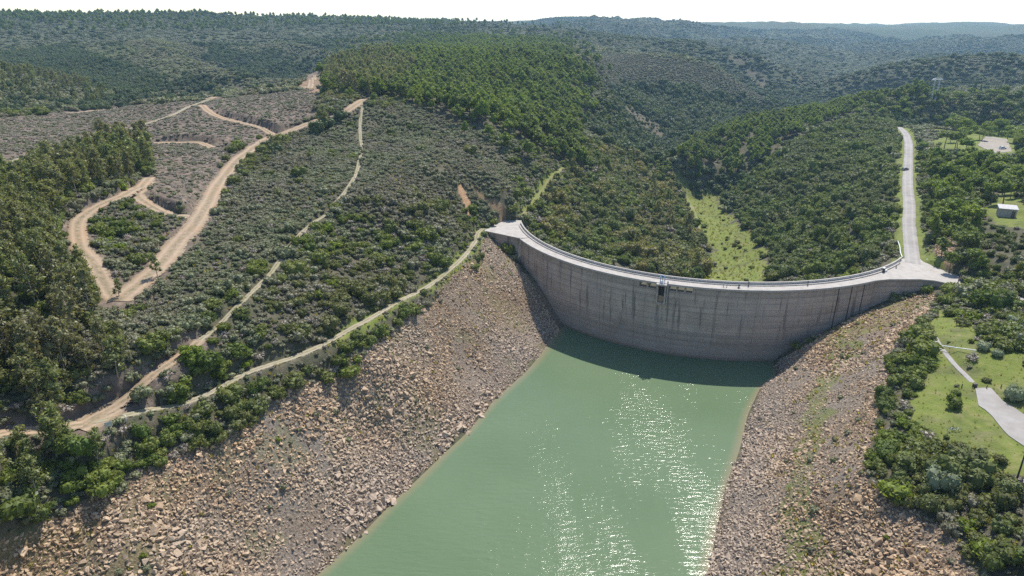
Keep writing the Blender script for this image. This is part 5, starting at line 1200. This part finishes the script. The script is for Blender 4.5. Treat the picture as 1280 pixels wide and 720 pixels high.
# two bicycles left in the plateau grass
def bike(label, p, rz):
    t = thing('bicycle', label, 'bicycle', p, rz)
    for x_ in (-.52, .52):
        mb = MB(); ring_ = [(x_ + .33 * math.cos(a_), 0, .34 + .33 * math.sin(a_)) for a_ in np.linspace(0, 6.283, 17)]; mb.tube(ring_, .035, 5); w_ = mb.build('wheel', M['rubber'], t)
        mb = MB()
        for a_ in np.linspace(0, math.pi, 5)[:-1]: mb.tube([(x_ + .32 * math.cos(a_), 0, .34 + .32 * math.sin(a_)), (x_ - .32 * math.cos(a_), 0, .34 - .32 * math.sin(a_))], .008, 4)
        mb.build('spokes', M['steel'], w_)
    mb = MB()
    for a_, b_ in (((-.52, 0, .34), (-.08, 0, .32)), ((-.52, 0, .34), (-.2, 0, .82)), ((-.08, 0, .32), (-.2, 0, .85)), ((-.08, 0, .32), (.36, 0, .82)), ((-.2, 0, .8), (.36, 0, .84)), ((.52, 0, .34), (.34, 0, .95))): mb.tube([a_, b_], .03, 6)
    mb.build('frame', M['white'], t); mb = MB(); mb.tube([(.34, -.28, .98), (.34, 0, .95), (.34, .28, .98)], .02, 6); mb.build('handlebar', M['dark_steel'], t); mb = MB(); mb.box((-.21, 0, .9), (.26, .14, .06)); mb.build('saddle', M['rubber'], t, .02)
p = ground(1188, 539); bike('white framed bicycle standing in the plateau grass, left of two', (p[0], p[1], float(p[2])), R(12))
p = ground(1196, 539); bike('white framed bicycle standing in the plateau grass, right of two', (p[0], p[1], float(p[2])), R(-14))

# ------------------------------------------------------------------ light, sky, air, camera
SUN_EL, SUN_AZ = R(56.5), R(23.6)       # azimuth from +Y towards +X
sd = Vector((math.sin(SUN_AZ) * math.cos(SUN_EL), math.cos(SUN_AZ) * math.cos(SUN_EL), math.sin(SUN_EL)))
w = bpy.data.worlds.new('World'); scene.world = w; w.use_nodes = True
nt = w.node_tree; nt.nodes.clear(); q = N(nt)
sky = q('ShaderNodeTexSky', sky_type='NISHITA', sun_disc=False, sun_elevation=SUN_EL, sun_rotation=SUN_AZ, altitude=120., air_density=1., dust_density=.3, ozone_density=1.1)
bg = q('ShaderNodeBackground'); bg.inputs['Strength'].default_value = .115; q.link(sky.outputs[0], bg.inputs[0])
wo = q('ShaderNodeOutputWorld'); q.link(bg.outputs[0], wo.inputs[0])
sl = bpy.data.lights.new('sun', 'SUN'); sl.energy = 3.6; sl.angle = R(.5); sl.color = (1., .955, .88)
so = bpy.data.objects.new('sun', sl); COL.objects.link(so); so.rotation_euler = (-sd).to_track_quat('-Z', 'Y').to_euler(); so.location = (0, 0, 400)

m, nt = mat('air_haze'); q = N(nt)
pv = q('ShaderNodeVolumePrincipled'); pv.inputs['Color'].default_value = (.46, .73, 1., 1); pv.inputs['Density'].default_value = HAZE; pv.inputs['Anisotropy'].default_value = .35
q.out(pv.outputs[0], True)
zlo = float(GZ.min()) - 1.5; zhi = float(max(GZ.max(), 100)) + 14
mb = MB(); mb.box((0, 0, (zlo + zhi) / 2), (13900, 13900, zhi - zlo))
if HAZE > 0:
    tag(mb.build('haze', m), 'pale blue haze over the far hills', 'haze', kind='stuff')

cd = bpy.data.cameras.new('camera'); cd.sensor_width = 36; cd.lens = 36 * F / 1280; cd.clip_start = 1; cd.clip_end = 40000
co_ = bpy.data.objects.new('camera', cd); COL.objects.link(co_); co_.location = (0, 0, CAMH); co_.rotation_euler = (math.pi / 2 - PITCH, 0, 0)
scene.camera = co_
vs = scene.view_settings; vs.view_transform = 'Standard'; vs.look = 'None'; vs.exposure = EXPO; vs.gamma = 1; vs.use_curve_mapping = False
scene.cycles.use_denoising = DENOISE; scene.cycles.denoiser = 'OPENIMAGEDENOISE'
scene.cycles.max_bounces = 6; scene.cycles.diffuse_bounces = 3; scene.cycles.glossy_bounces = 2; scene.cycles.transmission_bounces = 3; scene.cycles.volume_bounces = 1; scene.cycles.transparent_max_bounces = 4
scene.cycles.sample_clamp_indirect = 6
